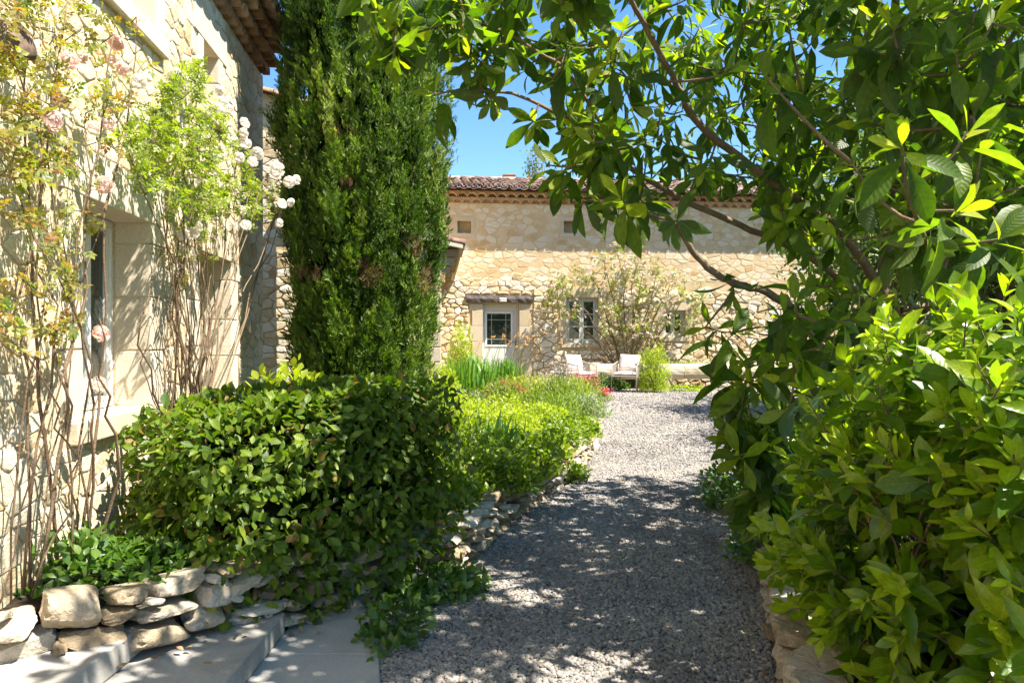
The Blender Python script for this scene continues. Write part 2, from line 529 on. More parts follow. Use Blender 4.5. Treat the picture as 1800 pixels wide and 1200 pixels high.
def inst_mesh(name, variants, T, which, tint, mat, origin=(0, 0, 0), smooth=True):
    """one mesh out of many transformed copies of a few small shapes (verts, faces(list of quads/tris), luv)"""
    V, LV, LT, LS, UV, TI = [], [], [], [], [], []
    base = 0
    for k, (vv, ff, uv) in enumerate(variants):
        idx = np.where(which == k)[0]
        if len(idx) == 0:
            continue
        vv = np.asarray(vv, float)
        TT = T[idx]
        W = np.einsum('nij,mj->nmi', TT[:, :3, :3], vv) + TT[:, None, :3, 3]
        n, m_ = len(idx), len(vv)
        V.append(W.reshape(-1, 3))
        flat = np.array([i for f in ff for i in f])
        tot = np.array([len(f) for f in ff])
        off = (base + np.arange(n) * m_)[:, None]
        LV.append((flat[None, :] + off).reshape(-1))
        LT.append(np.tile(tot, n))
        UV.append(np.tile(np.asarray(uv, float), (n, 1)))
        TI.append(np.repeat(tint[idx], m_))
        base += n * m_
    V = np.concatenate(V) - np.asarray(origin)
    LV = np.concatenate(LV)
    LT = np.concatenate(LT)
    UV = np.concatenate(UV)
    TI = np.concatenate(TI)
    me = bpy.data.meshes.new(name)
    me.vertices.add(len(V))
    me.vertices.foreach_set('co', V.astype(np.float32).reshape(-1))
    me.loops.add(len(LV))
    me.loops.foreach_set('vertex_index', LV.astype(np.int32))
    me.polygons.add(len(LT))
    ls = np.concatenate([[0], np.cumsum(LT)[:-1]])
    me.polygons.foreach_set('loop_start', ls.astype(np.int32))
    me.polygons.foreach_set('loop_total', LT.astype(np.int32))
    if smooth:
        me.polygons.foreach_set('use_smooth', np.ones(len(LT), bool))
    a = me.attributes.new('luv', 'FLOAT_VECTOR', 'POINT')
    a.data.foreach_set('vector', np.c_[UV, np.zeros(len(UV))].astype(np.float32).reshape(-1))
    a = me.attributes.new('tint', 'FLOAT', 'POINT')
    a.data.foreach_set('value', TI.astype(np.float32))
    me.materials.append(mat)
    me.update(calc_edges=True)
    return me


def nrm(a):
    return a / np.maximum(np.linalg.norm(a, axis=-1, keepdims=True), 1e-9)


def frames(p, a, n, s, w=None):
    """4x4 matrices: origin p, local y along a, local z close to n, size s, width w"""
    p, a, n = np.asarray(p, float), nrm(np.asarray(a, float)), np.asarray(n, float)
    x = np.cross(a, n)
    bad = np.linalg.norm(x, axis=1) < 1e-5
    x[bad] = np.cross(a[bad], np.array([0.3, 0.5, 0.8]))
    x = nrm(x)
    z = np.cross(x, a)
    w = s if w is None else w
    T = np.zeros((len(p), 4, 4))
    T[:, :3, 0] = x * np.asarray(w)[:, None]
    T[:, :3, 1] = a * np.asarray(s)[:, None]
    T[:, :3, 2] = z * np.asarray(s)[:, None]
    T[:, :3, 3] = p
    T[:, 3, 3] = 1
    return T


def leaf_shape(width=0.3, peak=0.55, segs=6, fold=0.25, droop=0.3, petiole=0.06, twist=0.0, serr=0.0, curl=0.0, sharp=1.2):
    """leaf of length 1 along +y, folded along its midrib, arching down in -z"""
    v, uv, f = [], [], []
    for i in range(segs + 1):
        t = i / segs
        if t <= petiole:
            w = 0.012
        else:
            q = (t - petiole) / (1 - petiole)
            e = math.log(0.5) / math.log(peak)
            w = width / 2 * max(0.0, math.sin(math.pi * q ** e)) ** (1 / sharp)
            if serr and i % 2:
                w *= 1 - serr
        if i == segs:
            w = 0.004
        ang = droop * t * t
        y = t * (1 - 0.16 * droop * droop * t)
        z = -droop * 0.55 * t * t
        x0 = curl * t * t
        tw = twist * t
        for sx in (-1, 0, 1):
            dz = abs(sx) * fold * w
            v.append((x0 + sx * w * math.cos(tw), y, z + dz + sx * w * math.sin(tw)))
            uv.append((t, float(sx)))
    for i in range(segs):
        for k in (0, 1):
            a = i * 3 + k
            f.append((a, a + 1, a + 4, a + 3))
    return v, f, uv


LEAF_LOQ = [leaf_shape(0.35, 0.60, 6, 0.22, 0.35, twist=0.1, serr=0.05, curl=0.03),
            leaf_shape(0.32, 0.58, 6, 0.30, 0.75, twist=-0.15, serr=0.05, curl=-0.05),
            leaf_shape(0.37, 0.62, 6, 0.15, 0.15, serr=0.05, curl=0.02),
            leaf_shape(0.30, 0.55, 6, 0.40, 1.0, twist=0.25, serr=0.04, curl=0.06)]
LEAF_OVAL = [leaf_shape(0.56, 0.5, 4, 0.18, 0.2, 0.08), leaf_shape(0.50, 0.48, 4, 0.28, 0.45, 0.08, twist=0.2), leaf_shape(0.62, 0.5, 4, 0.1, -0.15, 0.08, twist=-0.2),
             leaf_shape(0.46, 0.52, 4, 0.55, 0.8, 0.08, twist=0.45, curl=0.06)]
LEAF_LAUREL = [leaf_shape(0.40, 0.5, 6, 0.25, 0.35, 0.08), leaf_shape(0.44, 0.52, 6, 0.15, 0.1, 0.08, twist=0.15), leaf_shape(0.36, 0.48, 6, 0.35, 0.65, 0.08, twist=-0.2),
               leaf_shape(0.33, 0.5, 6, 0.6, 0.95, 0.08, twist=0.5, curl=0.08), leaf_shape(0.47, 0.54, 6, 0.05, -0.3, 0.08, twist=-0.35, curl=-0.06)]
LEAF_SMALL = [leaf_shape(0.5, 0.5, 2, 0.3, 0.2, 0.0), leaf_shape(0.42, 0.5, 2, 0.2, 0.5, 0.0, twist=0.4)]
LEAF_NARROW = [leaf_shape(0.2, 0.45, 3, 0.3, 0.4, 0.0), leaf_shape(0.16, 0.5, 3, 0.3, 0.8, 0.0, twist=0.4)]
LEAF_BLADE = [leaf_shape(0.07, 0.35, 5, 0.5, d, 0.0, curl=c) for d, c in ((0.3, 0.02), (0.9, 0.05), (1.4, -0.04))]
LEAF_SWORD = [leaf_shape(0.12, 0.35, 5, 0.3, d, 0.0) for d in (0.05, 0.2, 0.5)]


def merge_shapes(items):
    v, f, uv = [], [], []
    for (vv, ff, uu), Mx in items:
        b = len(v)
        v += [tuple(Mx @ Vector(x)) for x in vv]
        f += [tuple(b + i for i in q) for q in ff]
        uv += uu
    return v, f, uv


def rose_leaf():
    items = []
    base = leaf_shape(0.6, 0.48, 2, 0.2, 0.25, 0.0)
    for (y, ang, s) in ((0.25, 1.1, 0.34), (0.25, -1.1, 0.34), (0.52, 0.95, 0.4), (0.52, -0.95, 0.4), (0.62, 0.0, 0.46)):
        items.append((base, Matrix.Translation((0, y, 0)) @ Matrix.Rotation(ang, 4, 'Z') @ Matrix.Scale(s, 4)))
    return merge_shapes(items)


LEAF_ROSE = [rose_leaf()]


def spray_shape(seed):
    """flattened upright conifer spray"""
    r = random.Random(seed)
    items = []
    base = leaf_shape(0.26, 0.5, 2, 0.1, 0.1, 0.0)
    for k in range(7):
        y = 0.08 + 0.55 * k / 6
        ang = (1 if k % 2 else -1) * r.uniform(0.45, 0.85) if k < 6 else 0.0
        s = r.uniform(0.34, 0.5)
        items.append((base, Matrix.Translation((0, y, 0)) @ Matrix.Rotation(r.uniform(-0.5, 0.5), 4, 'Y') @ Matrix.Rotation(ang, 4, 'Z') @ Matrix.Rotation(r.uniform(-0.3, 0.3), 4, 'X') @ Matrix.Scale(s, 4)))
    return merge_shapes(items)


SPRAYS = [spray_shape(i) for i in range(4)]


def leaves(root, variants, T, tint, mats, single='leaf', mass='leaves', n_single=300, which=None, name_mass_kind='stuff'):
    """the leaves that show largest become parts of their own, the rest one part"""
    n = len(T)
    which = rng.integers(0, len(variants), n) if which is None else which
    tint = np.clip(tint, 0, 1)
    o = np.array(root.location)
    sel = np.zeros(n, bool)
    if n_single > 0:
        p = T[:, :3, 3] + T[:, :3, 1] * 0.5
        ok = p[:, 1] > 0.3
        y = np.where(ok, p[:, 1], 1)
        px, py = 900 + F * p[:, 0] / y, 600 - F * (p[:, 2] - EYE) / y
        ok &= (px > 0) & (px < 1800) & (py > 0) & (py < 1200)
        # nearest leaf of each small cell of the picture stands in front
        cell = (px // 14).astype(int) * 1000 + (py // 14).astype(int)
        order = np.lexsort((p[:, 1], cell))
        first = np.ones(n, bool)
        first[1:] = cell[order][1:] != cell[order][:-1]
        front = np.zeros(n, bool)
        front[order[first]] = True
        Ls = np.linalg.norm(T[:, :3, 1], axis=1)
        facing = np.abs(np.einsum('ni,ni->n', nrm(T[:, :3, 2]), nrm(p - np.array([0, 0, EYE])))) + 0.3
        score = np.where(ok, Ls / y * facing, 0) * np.where(front, 1, 0.05)
        pick = np.argsort(-score)[:min(n_single, n)]
        pick = pick[score[pick] > 0]
        sel[pick] = True
        mes = []
        for k, va in enumerate(variants):
            mes.append(inst_mesh(single, [va], np.eye(4)[None], np.array([0]), np.array([0.5]), mats[0]))
        for i in pick:
            ob = bpy.data.objects.new(single, mes[which[i]])
            COL.objects.link(ob)
            ob.parent = root
            ob.color = (float(tint[i]), 0.5, 0.5, 1)
            t = T[i].copy()
            t[:3, 3] -= o
            ob.matrix_local = Matrix(t.tolist())
    rest = ~sel
    if rest.any():
        me = inst_mesh(mass, variants, T[rest], which[rest], tint[rest], mats[1], o)
        ob = bpy.data.objects.new(mass, me)
        link(ob, root)
        ob['kind'] = name_mass_kind
    return


def rand_unit(n):
    v = rng.normal(size=(n, 3))
    return nrm(v)


def lump(name, seed, subdiv=3, noise=0.22, power=3.2, mat=None):
    """rounded boulder filling the unit cube -0.5..0.5"""
    import bmesh
    bm = bmesh.new()
    bmesh.ops.create_icosphere(bm, subdivisions=subdiv, radius=1.0)
    from mathutils import noise as mn
    off = Vector((seed * 7.3, seed * 3.1, seed * 1.7))
    for v in bm.verts:
        p = v.co.normalized()
        q = (abs(p.x) ** power + abs(p.y) ** power + abs(p.z) ** power) ** (-1 / power)
        d = 1 + noise * (mn.noise(p * 1.6 + off) + 0.5 * mn.noise(p * 3.7 + off) + 0.25 * mn.noise(p * 8 + off))
        v.co = p * q * d * 0.5
    me = bpy.data.meshes.new(name)
    bm.to_mesh(me)
    bm.free()
    me.polygons.foreach_set('use_smooth', [True] * len(me.polygons))
    if mat:
        me.materials.append(mat)
    return me


def point_in_poly(x, y, poly):
    inside = False
    j = len(poly) - 1
    for i in range(len(poly)):
        xi, yi = poly[i]
        xj, yj = poly[j]
        if (yi > y) != (yj > y) and x < (xj - xi) * (y - yi) / (yj - yi) + xi:
            inside = not inside
        j = i
    return inside


def sample_poly(poly, n):
    xs, ys = [p[0] for p in poly], [p[1] for p in poly]
    out = []
    while len(out) < n:
        x, y = random.uniform(min(xs), max(xs)), random.uniform(min(ys), max(ys))
        if point_in_poly(x, y, poly):
            out.append((x, y))
    return out


# ------------------------------------------------------------------ ground
def make_ground():
    xs = np.concatenate([[-400, -150, -60, -25], np.arange(-12, 16.1, 1.0), [25, 60, 150, 400]])
    ys = np.concatenate([[-300, -100, -40, -15], np.arange(-6, 26.1, 0.5), [35, 60, 150, 500]])
    m = MB()
    v = [(x, y, gz(y) - 0.02 + (0.012 * (y - 26) if y > 26 else 0)) for y in ys for x in xs]
    nx = len(xs)
    f = [(j * nx + i, j * nx + i + 1, (j + 1) * nx + i + 1, (j + 1) * nx + i) for j in range(len(ys) - 1) for i in range(nx - 1)]
    m.add(v, f)
    props(m.build('ground', M['earth'], smooth=True), kind='structure')
    xs = np.arange(-3.0, 9.01, 0.5)
    ys = np.arange(-4.0, 18.61, 0.3)
    m = MB()
    nx = len(xs)
    v = [(x, y, gz(y)) for y in ys for x in xs]
    f = [(j * nx + i, j * nx + i + 1, (j + 1) * nx + i + 1, (j + 1) * nx + i) for j in range(len(ys) - 1) for i in range(nx - 1)]
    m.add(v, f)
    props(m.build('gravel_path', M['gravel_bed'], smooth=True), kind='structure')


make_ground()

BED = [(-2.9, 2.30), (-2.45, 2.52), (-1.95, 2.83), (-1.62, 3.08), (-1.36, 3.46), (-1.03, 3.92), (-0.72, 4.30), (-0.27, 5.05), (0.0, 5.95), (0.34, 6.85), (0.66, 7.8),
       (1.0, 9.1), (1.22, 10.3), (1.42, 11.6), (1.53, 12.8), (1.60, 14.2), (1.52, 15.4), (1.15, 16.4), (0.5, 17.1), (-0.2, 17.5)]
RBED = [(0.95, 2.0), (1.02, 2.7), (1.17, 3.3), (1.42, 4.15), (1.75, 5.4), (2.0, 6.9), (2.6, 8.3), (3.8, 9.3), (5.4, 9.8), (7.5, 10.0)]


def resample(poly, step):
    pts = [Vector((p[0], p[1], 0)) for p in poly]
    # Catmull-Rom
    out = []
    n = len(pts)
    for i in range(n - 1):
        p0, p1, p2, p3 = pts[max(i - 1, 0)], pts[i], pts[i + 1], pts[min(i + 2, n - 1)]
        k = max(2, int((p2 - p1).length / step))
        for j in range(k):
            t = j / k
            out.append(0.5 * ((2 * p1) + (-p0 + p2) * t + (2 * p0 - 5 * p1 + 4 * p2 - p3) * t * t + (-p0 + 3 * p1 - 3 * p2 + p3) * t ** 3))
    out.append(pts[-1])
    return out


def step_z(x, y):
    """height of what the left wall stands on"""
    if y < 3.7:
        if x < -1.63:
            return 0.25
        if x < -1.15:
            return 0.13
    return gz(y)


def bed_top(x, y):
    if y < 3.0:
        return 0.45
    if y < 4.6:
        return 0.45 - 0.19 * (y - 3.0) / 1.6
    return 0.26 + gz(y) * 0.92


def facade_x(Y):
    return -1.8 - 0.1 * Y


def make_bed():
    curve = resample(BED, 0.25)
    m = MB()
    cols = 9
    v = []
    for i, p in enumerate(curve):
        d = (curve[min(i + 1, len(curve) - 1)] - curve[max(i - 1, 0)]).normalized()
        n = Vector((-d.y, d.x, 0))
        q = p + n * 0.16
        zt = bed_top(p.x, p.y)
        v.append((q.x, q.y, gz(p.y) - 0.05))
        v.append((q.x, q.y, zt - 0.05))
        tx = -3.2 if p.y > 8 else facade_x(max(p.y, 2.5)) - 0.1
        ty = p.y + (0.55 if p.y < 8 else 0.0)
        if p.y > 16:
            tx, ty = -3.0, 18.7
        for k in range(1, cols):
            t = k / (cols - 1)
            v.append((q.x + (tx - q.x) * t, q.y + (ty - q.y) * t, zt - 0.05 + 0.06 * t + random.uniform(-0.015, 0.02)))
    w = cols + 1
    f = [(i * w + k, (i + 1) * w + k, (i + 1) * w + k + 1, i * w + k + 1) for i in range(len(curve) - 1) for k in range(w - 1)]
    m.add(v, [tuple(reversed(q)) for q in f])
    props(m.build('garden_bed_soil', M['soil'], smooth=True), kind='structure')
    curve = resample(RBED, 0.25)
    m = MB()
    v = []
    for i, p in enumerate(curve):
        d = (curve[min(i + 1, len(curve) - 1)] - curve[max(i - 1, 0)]).normalized()
        n = Vector((d.y, -d.x, 0))
        h = 0.23 if p.y < 4.3 else max(0.06, 0.23 - 0.10 * (p.y - 4.3))
        q = p + n * (0.14 if p.y < 5 else 0.0)
        v.append((q.x, q.y, gz(p.y) - 0.05))
        v.append((q.x, q.y, gz(p.y) + h - 0.05))
        for k in range(1, 7):
            t = k / 6
            e = Vector((8.5, p.y - 3 * t * (1 if p.y > 8 else 0.2), 0))
            v.append((q.x + (e.x - q.x) * t, q.y + (e.y - q.y) * t, gz(p.y) + h - 0.05 + random.uniform(-0.02, 0.03)))
    w = 8
    f = [(i * w + k, (i + 1) * w + k, (i + 1) * w + k + 1, i * w + k + 1) for i in range(len(curve) - 1) for k in range(w - 1)]
    m.add(v, f)
    props(m.build('border_soil', M['soil'], smooth=True), kind='structure')


make_bed()


def make_pebbles():
    """loose gravel: one object, every stone its own small rounded lump"""
    bx = resample(BED, 0.15)
    ba = np.array([(p.x, p.y) for p in bx])
    rx = resample(RBED, 0.15)
    ra = np.array([(p.x, p.y) for p in rx])
    pts = []
    for (y0, y1, dens) in ((2.2, 4.0, 7600), (4.0, 6.0, 6000), (6.0, 9.0, 4200), (9.0, 13.0, 2000), (13.0, 18.3, 1050)):
        x0, x1 = -1.3, min(9.0, 0.55 * y1 + 0.6)
        n = int((y1 - y0) * (x1 - x0) * dens)
        x = rng.uniform(x0, x1, n)
        y = rng.uniform(y0, y1, n)
        bl = np.interp(y, ba[:, 1], ba[:, 0])
        ok = x > bl + 0.02
        ok &= ~((x < -0.59 - (y - 3.25) * 0.2) & (y < 4.2))
        rl = np.interp(y, ra[:, 1], ra[:, 0])
        ok &= (x < rl) | (y > 10)
        ok &= (y < 17.2) | (x > 0.6)
        sc = 0.0088 if y0 < 5 else (0.0098 if y0 < 8 else 0.012 if y0 < 12 else 0.0155)
        x, y = x[ok], y[ok]
        s = sc * rng.uniform(0.55, 1.45, len(x))
        z = np.array([gz(t) for t in y]) + s * 0.35 + 0.004 * rng.random(len(x))
        pts.append(np.c_[x, y, z, s])
    A = np.concatenate(pts)
    n = len(A)
    me = bpy.data.meshes.new('gravel')
    me.vertices.add(n)
    me.vertices.foreach_set('co', A[:, :3].astype(np.float32).reshape(-1))
    a = me.attributes.new('peb_scale', 'FLOAT_VECTOR', 'POINT')
    sv = A[:, 3:4] * np.c_[rng.uniform(0.8, 1.5, n), rng.uniform(0.7, 1.1, n), rng.uniform(0.45, 0.85, n)]
    a.data.foreach_set('vector', sv.astype(np.float32).reshape(-1))
    a = me.attributes.new('peb_rot', 'FLOAT_VECTOR', 'POINT')
    a.data.foreach_set('vector', np.c_[rng.uniform(-0.5, 0.5, n), rng.uniform(-0.5, 0.5, n), rng.uniform(0, 6.28, n)].astype(np.float32).reshape(-1))
    me.materials.append(M['pebble'])
    ob = bpy.data.objects.new('gravel', me)
    link(ob)
    props(ob, 'loose grey and beige gravel covering the curving drive', 'gravel', kind='stuff')
    ng = bpy.data.node_groups.new('pebbles', 'GeometryNodeTree')
    ng.interface.new_socket('Geometry', in_out='INPUT', socket_type='NodeSocketGeometry')
    ng.interface.new_socket('Geometry', in_out='OUTPUT', socket_type='NodeSocketGeometry')
    gi, go = ng.nodes.new('NodeGroupInput'), ng.nodes.new('NodeGroupOutput')
    ico = ng.nodes.new('GeometryNodeMeshIcoSphere')
    ico.inputs['Radius'].default_value = 1.0
    ico.inputs['Subdivisions'].default_value = 2
    sm = ng.nodes.new('GeometryNodeSetMaterial')
    sm.inputs['Material'].default_value = M['pebble']
    ip = ng.nodes.new('GeometryNodeInstanceOnPoints')
    at = ng.nodes.new('GeometryNodeInputNamedAttribute')
    at.data_type = 'FLOAT_VECTOR'
    at.inputs['Name'].default_value = 'peb_scale'
    ar = ng.nodes.new('GeometryNodeInputNamedAttribute')
    ar.data_type = 'FLOAT_VECTOR'
    ar.inputs['Name'].default_value = 'peb_rot'
    er = ng.nodes.new('FunctionNodeEulerToRotation')
    ng.links.new(ar.outputs[0], er.inputs[0])
    ng.links.new(gi.outputs[0], ip.inputs['Points'])
    ng.links.new(ico.outputs[0], sm.inputs[0])
    ng.links.new(sm.outputs[0], ip.inputs['Instance'])
    ng.links.new(er.outputs[0], ip.inputs['Rotation'])
    ng.links.new(at.outputs[0], ip.inputs['Scale'])
    ng.links.new(ip.outputs[0], go.inputs[0])
    md = ob.modifiers.new('pebbles', 'NODES')
    md.node_group = ng


make_pebbles()


# ------------------------------------------------------------------ steps
def make_steps():
    t = thing('garden_steps', 'pale limestone garden steps beside the low stone wall', 'steps', (-1.2, 2.8, 0))
    o = Vector(t.location)

    def slab(x0, x1, y0, y1, z0, z1, xs=None):
        xs = xs or ((x0, x1), (x0, x1))
        m = MB()
        v = [(xs[0][0], y0, z0), (xs[0][1], y0, z0), (xs[1][0], y1, z0), (xs[1][1], y1, z0),
             (xs[0][0], y0, z1), (xs[0][1], y0, z1), (xs[1][0], y1, z1), (xs[1][1], y1, z1)]
        m.add([Vector(p) - o for p in v], [(0, 2, 3, 1), (4, 5, 7, 6), (0, 1, 5, 4), (2, 6, 7, 3), (0, 4, 6, 2), (1, 3, 7, 5)])
        m.build('slab', M['paving'], t, bevel=0.006)
    g = 0.006
    # lower paving
    ys = [1.0, 1.9, 2.75, 3.5, 4.25]
    for a, b in zip(ys[:-1], ys[1:]):
        ea, eb = -0.53 - 0.2 * (a - 3.0), -0.53 - 0.2 * (b - 3.0)
        slab(0, 0, a + g, b - g / 2, -0.08, 0.022, ((-1.16, ea), (-1.16, eb)))
    # second tread
    ys = [0.8, 1.55, 2.25, 2.93, 3.75]
    for a, b in zip(ys[:-1], ys[1:]):
        slab(-1.66, -1.15, a + g, b - g / 2, 0.027, 0.13)
    # landing
    xs = [-3.6, -2.9, -2.27, -1.63]
    ys = [0.4, 1.2, 2.05, 3.0]
    for k, (a, b) in enumerate(zip(xs[:-1], xs[1:])):
        for c, d in zip(ys[:-1], ys[1:]):
            sh = 0.0 if k % 2 else 0.3
            slab(a + g, b - g / 2, c + g + sh, d - g / 2 + sh, 0.135, 0.25)


make_steps()

# ------------------------------------------------------------------ dry stone walls


def boulder(seed):
    """flat bedded field stone: blocky, with broken faces and worn edges"""
    me = lump('stone', seed, 4, 0.14, 7.0, M['dry_stone'])
    r = random.Random(seed * 17 + 3)
    co = np.empty(len(me.vertices) * 3)
    me.vertices.foreach_get('co', co)
    co = co.reshape(-1, 3)
    for k in range(18):
        n = np.array([r.gauss(0, 1), r.gauss(0, 1), r.gauss(0, 1.5)])
        n /= np.linalg.norm(n)
        ext = np.abs(co @ n).max()
        d = ext * r.uniform(0.62, 0.88)
        over = co @ n - d
        co -= np.where(over > 0, over * 0.94, 0)[:, None] * n
    from mathutils import noise as mn
    for i_ in range(len(co)):
        q = Vector(co[i_]) * 9 + Vector((seed, 0, 0))
        co[i_] *= 1 + 0.04 * mn.noise(q) + 0.03 * mn.noise(q * 2.7) + 0.02 * mn.noise(q * 6)
    co /= np.abs(co).max(axis=0) * 2
    me.vertices.foreach_set('co', co.reshape(-1))
    me.set_sharp_from_angle(angle=math.radians(17))
    me.update()
    return me


LUMPS = [boulder(i) for i in range(12)]


def stone_wall(name, label, poly, top_fn, base_fn, side, course=(0.06, 0.105), length=(0.12, 0.34), depth=0.24, s_range=None):
    curve = resample(poly, 0.05)
    t = thing(name, label, 'stone wall', (curve[0].x, curve[0].y, 0))
    o = Vector(t.location)
    acc = [0.0]
    for a, b in zip(curve[:-1], curve[1:]):
        acc.append(acc[-1] + (b - a).length)
    total = acc[-1]

    def at(s):
        s = min(max(s, 0), total)
        i = min(int(np.searchsorted(acc, s)), len(curve) - 1)
        i = max(i, 1)
        k = (s - acc[i - 1]) / max(acc[i] - acc[i - 1], 1e-6)
        p = curve[i - 1].lerp(curve[i], k)
        d = (curve[i] - curve[i - 1]).normalized()
        return p, d
    level = {}
    ncell = int(total / 0.05) + 2
    zc = np.zeros(ncell)
    for i in range(ncell):
        p, d = at(i * 0.05)
        zc[i] = base_fn(p.x, p.y) - 0.02
    for c in range(7):
        s = -random.uniform(0, 0.2)
        while s < total:
            ln = random.uniform(*length) * (1.1 if s < 1.6 and side > 0 else 1.0)
            if s + ln > total + 0.1:
                break
            mid = s + ln / 2
            p, d = at(mid)
            i0, i1 = max(int(s / 0.05), 0), min(int((s + ln) / 0.05), ncell - 1)
            if i1 <= i0:
                s += ln
                continue
            zb = float(np.mean(zc[i0:i1]))
            top = top_fn(p.x, p.y)
            h = random.uniform(*course) * (1.2 if p.y < 3.5 else 0.9)
            room = top - zb
            if room < 0.045:
                s += ln * 0.9
                continue
            if room < h * 1.35:
                h = room + random.uniform(-0.01, 0.025)
            n = Vector((d.y, -d.x, 0)) * side
            q = p - n * (depth * 0.42 + random.uniform(-0.015, 0.03) + 0.012 * c)
            tilt = max(-0.10, min(0.10, math.atan2(float(zc[i1] - zc[i0]), ln) * 0.35))
            part('stone', random.choice(LUMPS), t, (q.x - o.x, q.y - o.y, zb + h / 2),
                 (random.uniform(-0.08, 0.08), -tilt + random.uniform(-0.06, 0.06), math.atan2(d.y, d.x) + random.uniform(-0.08, 0.08) + random.choice((0, math.pi))),
                 (ln * random.uniform(0.96, 1.03), depth * random.uniform(0.85, 1.15), h * random.uniform(0.95, 1.06)))
            zc[i0:i1] = zb + h * 0.97
            if random.random() < 0.35:                       # small wedge stone in the joint
                e, d2 = at(s + ln)
                w_ = e - n * (depth * 0.16)
                part('wedge_stone', random.choice(LUMPS), t, (w_.x - o.x, w_.y - o.y, zb + random.uniform(0.01, h * 0.7)), (random.uniform(-0.3, 0.3), random.uniform(-0.3, 0.3), math.atan2(d.y, d.x)),
                     (random.uniform(0.05, 0.10), 0.10, random.uniform(0.025, 0.045)))
            s += ln * random.uniform(0.97, 1.02)


stone_wall('dry_stone_wall', 'low dry stone wall curving round the planted bed beside the drive', BED[:18], lambda x, y: bed_top(x, y) + 0.02, step_z, 1)
stone_wall('dry_stone_wall', 'short dry stone edging under the glossy laurel bush', RBED[:5], lambda x, y: gz(y) + (0.25 if y < 4.2 else max(0.08, 0.25 - 0.12 * (y - 4.2))), lambda x, y: gz(y), -1)


# ------------------------------------------------------------------ house parts
def clip_half(poly, nx, nz, d):
    """keep the part of a convex polygon where nx*x + nz*z <= d"""
    out = []
    k = len(poly)
    for i in range(k):
        p, q = poly[i], poly[(i + 1) % k]
        sp, sq = nx * p[0] + nz * p[1] - d, nx * q[0] + nz * q[1] - d
        if sp <= 0:
            out.append(p)
        if (sp < 0 < sq) or (sq < 0 < sp):
            t = sp / (sp - sq)
            out.append((p[0] + (q[0] - p[0]) * t, p[1] + (q[1] - p[1]) * t))
    return out


def poly_area(p):
    return 0.5 * sum(p[i][0] * p[(i + 1) % len(p)][1] - p[(i + 1) % len(p)][0] * p[i][1] for i in range(len(p))) if len(p) > 2 else 0.0


def rubble_cells(u0, u1, z0, z1, w, h, holes, jag=None, drop=0.27):
    """random rubble: irregular convex stones that share joints, cut back round the openings"""
    pts = []
    nz, nu = int((z1 - z0) / h) + 3, int((u1 - u0) / w) + 3
    for j in range(-1, nz):
        for i in range(-1, nu):
            if random.random() < drop:
                continue
            pts.append((i + 0.5 * (j % 2) + random.uniform(-0.44, 0.44) + u0 / w, j + random.uniform(-0.40, 0.40) + z0 / h))
    A = np.array(pts)
    cells = []
    for i in range(len(A)):
        d = A - A[i]
        r2 = (d ** 2).sum(1)
        nb = np.where((r2 < 9) & (r2 > 1e-9))[0]
        nb = nb[np.argsort(r2[nb])][:16]
        x, z = A[i]
        poly = [(x - 1.3, z - 1.3), (x + 1.3, z - 1.3), (x + 1.3, z + 1.3), (x - 1.3, z + 1.3)]
        for k in nb:
            n = d[k]
            poly = clip_half(poly, n[0], n[1], n @ (A[i] + A[k]) / 2)
            if len(poly) < 3:
                break
        if len(poly) < 3:
            continue
        poly = [(p[0] * w, p[1] * h) for p in poly]
        for nx, nz_, dd in ((-1, 0, -u0), (1, 0, u1), (0, -1, -z0), (0, 1, z1)):
            poly = clip_half(poly, nx, nz_, dd)
        for (ha, hb, hc, hd) in holes:
            if len(poly) < 3:
                break
            if max(p[0] for p in poly) > ha and min(p[0] for p in poly) < hb and max(p[1] for p in poly) > hc and min(p[1] for p in poly) < hd:
                poly = max((clip_half(poly, *q) for q in ((1, 0, ha), (-1, 0, -hb), (0, 1, hc), (0, -1, -hd))), key=poly_area)
        if len(poly) < 3 or poly_area(poly) < w * h * 0.18:
            continue
        cu, cz = sum(p[0] for p in poly) / len(poly), sum(p[1] for p in poly) / len(poly)
        if jag and cz > jag(cu):
            continue
        cells.append((cu, cz, poly))
    return cells


def rubble_stone(poly, cu, cz, gap, relief):
    """one wall stone: rounded uneven outline, chipped edge, slightly hollow or bulging face; local to (cu, cz)"""
    q = []
    k = len(poly)
    for i in range(k):                                    # cut corners, roughen
        p0, p1 = poly[i], poly[(i + 1) % k]
        if math.hypot(p1[0] - p0[0], p1[1] - p0[1]) < 0.02:
            q.append(((p0[0] + p1[0]) / 2, (p0[1] + p1[1]) / 2))
            continue
        for t in (0.13, 0.87):
            q.append((p0[0] + (p1[0] - p0[0]) * t, p0[1] + (p1[1] - p0[1]) * t))
    n = len(q)
    sz = math.sqrt(max(poly_area(poly), 1e-4))
    s = max(0.55, 1 - 1.3 * gap / sz)
    out = [((x - cu) * s * random.uniform(0.955, 1.03), (z - cz) * s * random.uniform(0.955, 1.03)) for x, z in q]
    tx, tz = random.uniform(-0.5, 0.5), random.uniform(-0.5, 0.5)
    v = [(x, 0.02, z) for x, z in out] + [(x * 0.985, -relief * 0.5, z * 0.985) for x, z in out]
    v += [(x * random.uniform(0.80, 0.90), -relief * (0.9 + random.uniform(-0.12, 0.12)) - relief * (tx * x + tz * z) / sz, z * random.uniform(0.80, 0.90)) for x, z in out]
    v.append((0, -relief * random.uniform(0.9, 1.2), 0))
    f = []
    for i in range(n):
        i2 = (i + 1) % n
        f += [(i, i2, n + i2, n + i), (n + i, n + i2, 2 * n + i2, 2 * n + i), (2 * n + i, 2 * n + i2, 3 * n)]
    return v, f


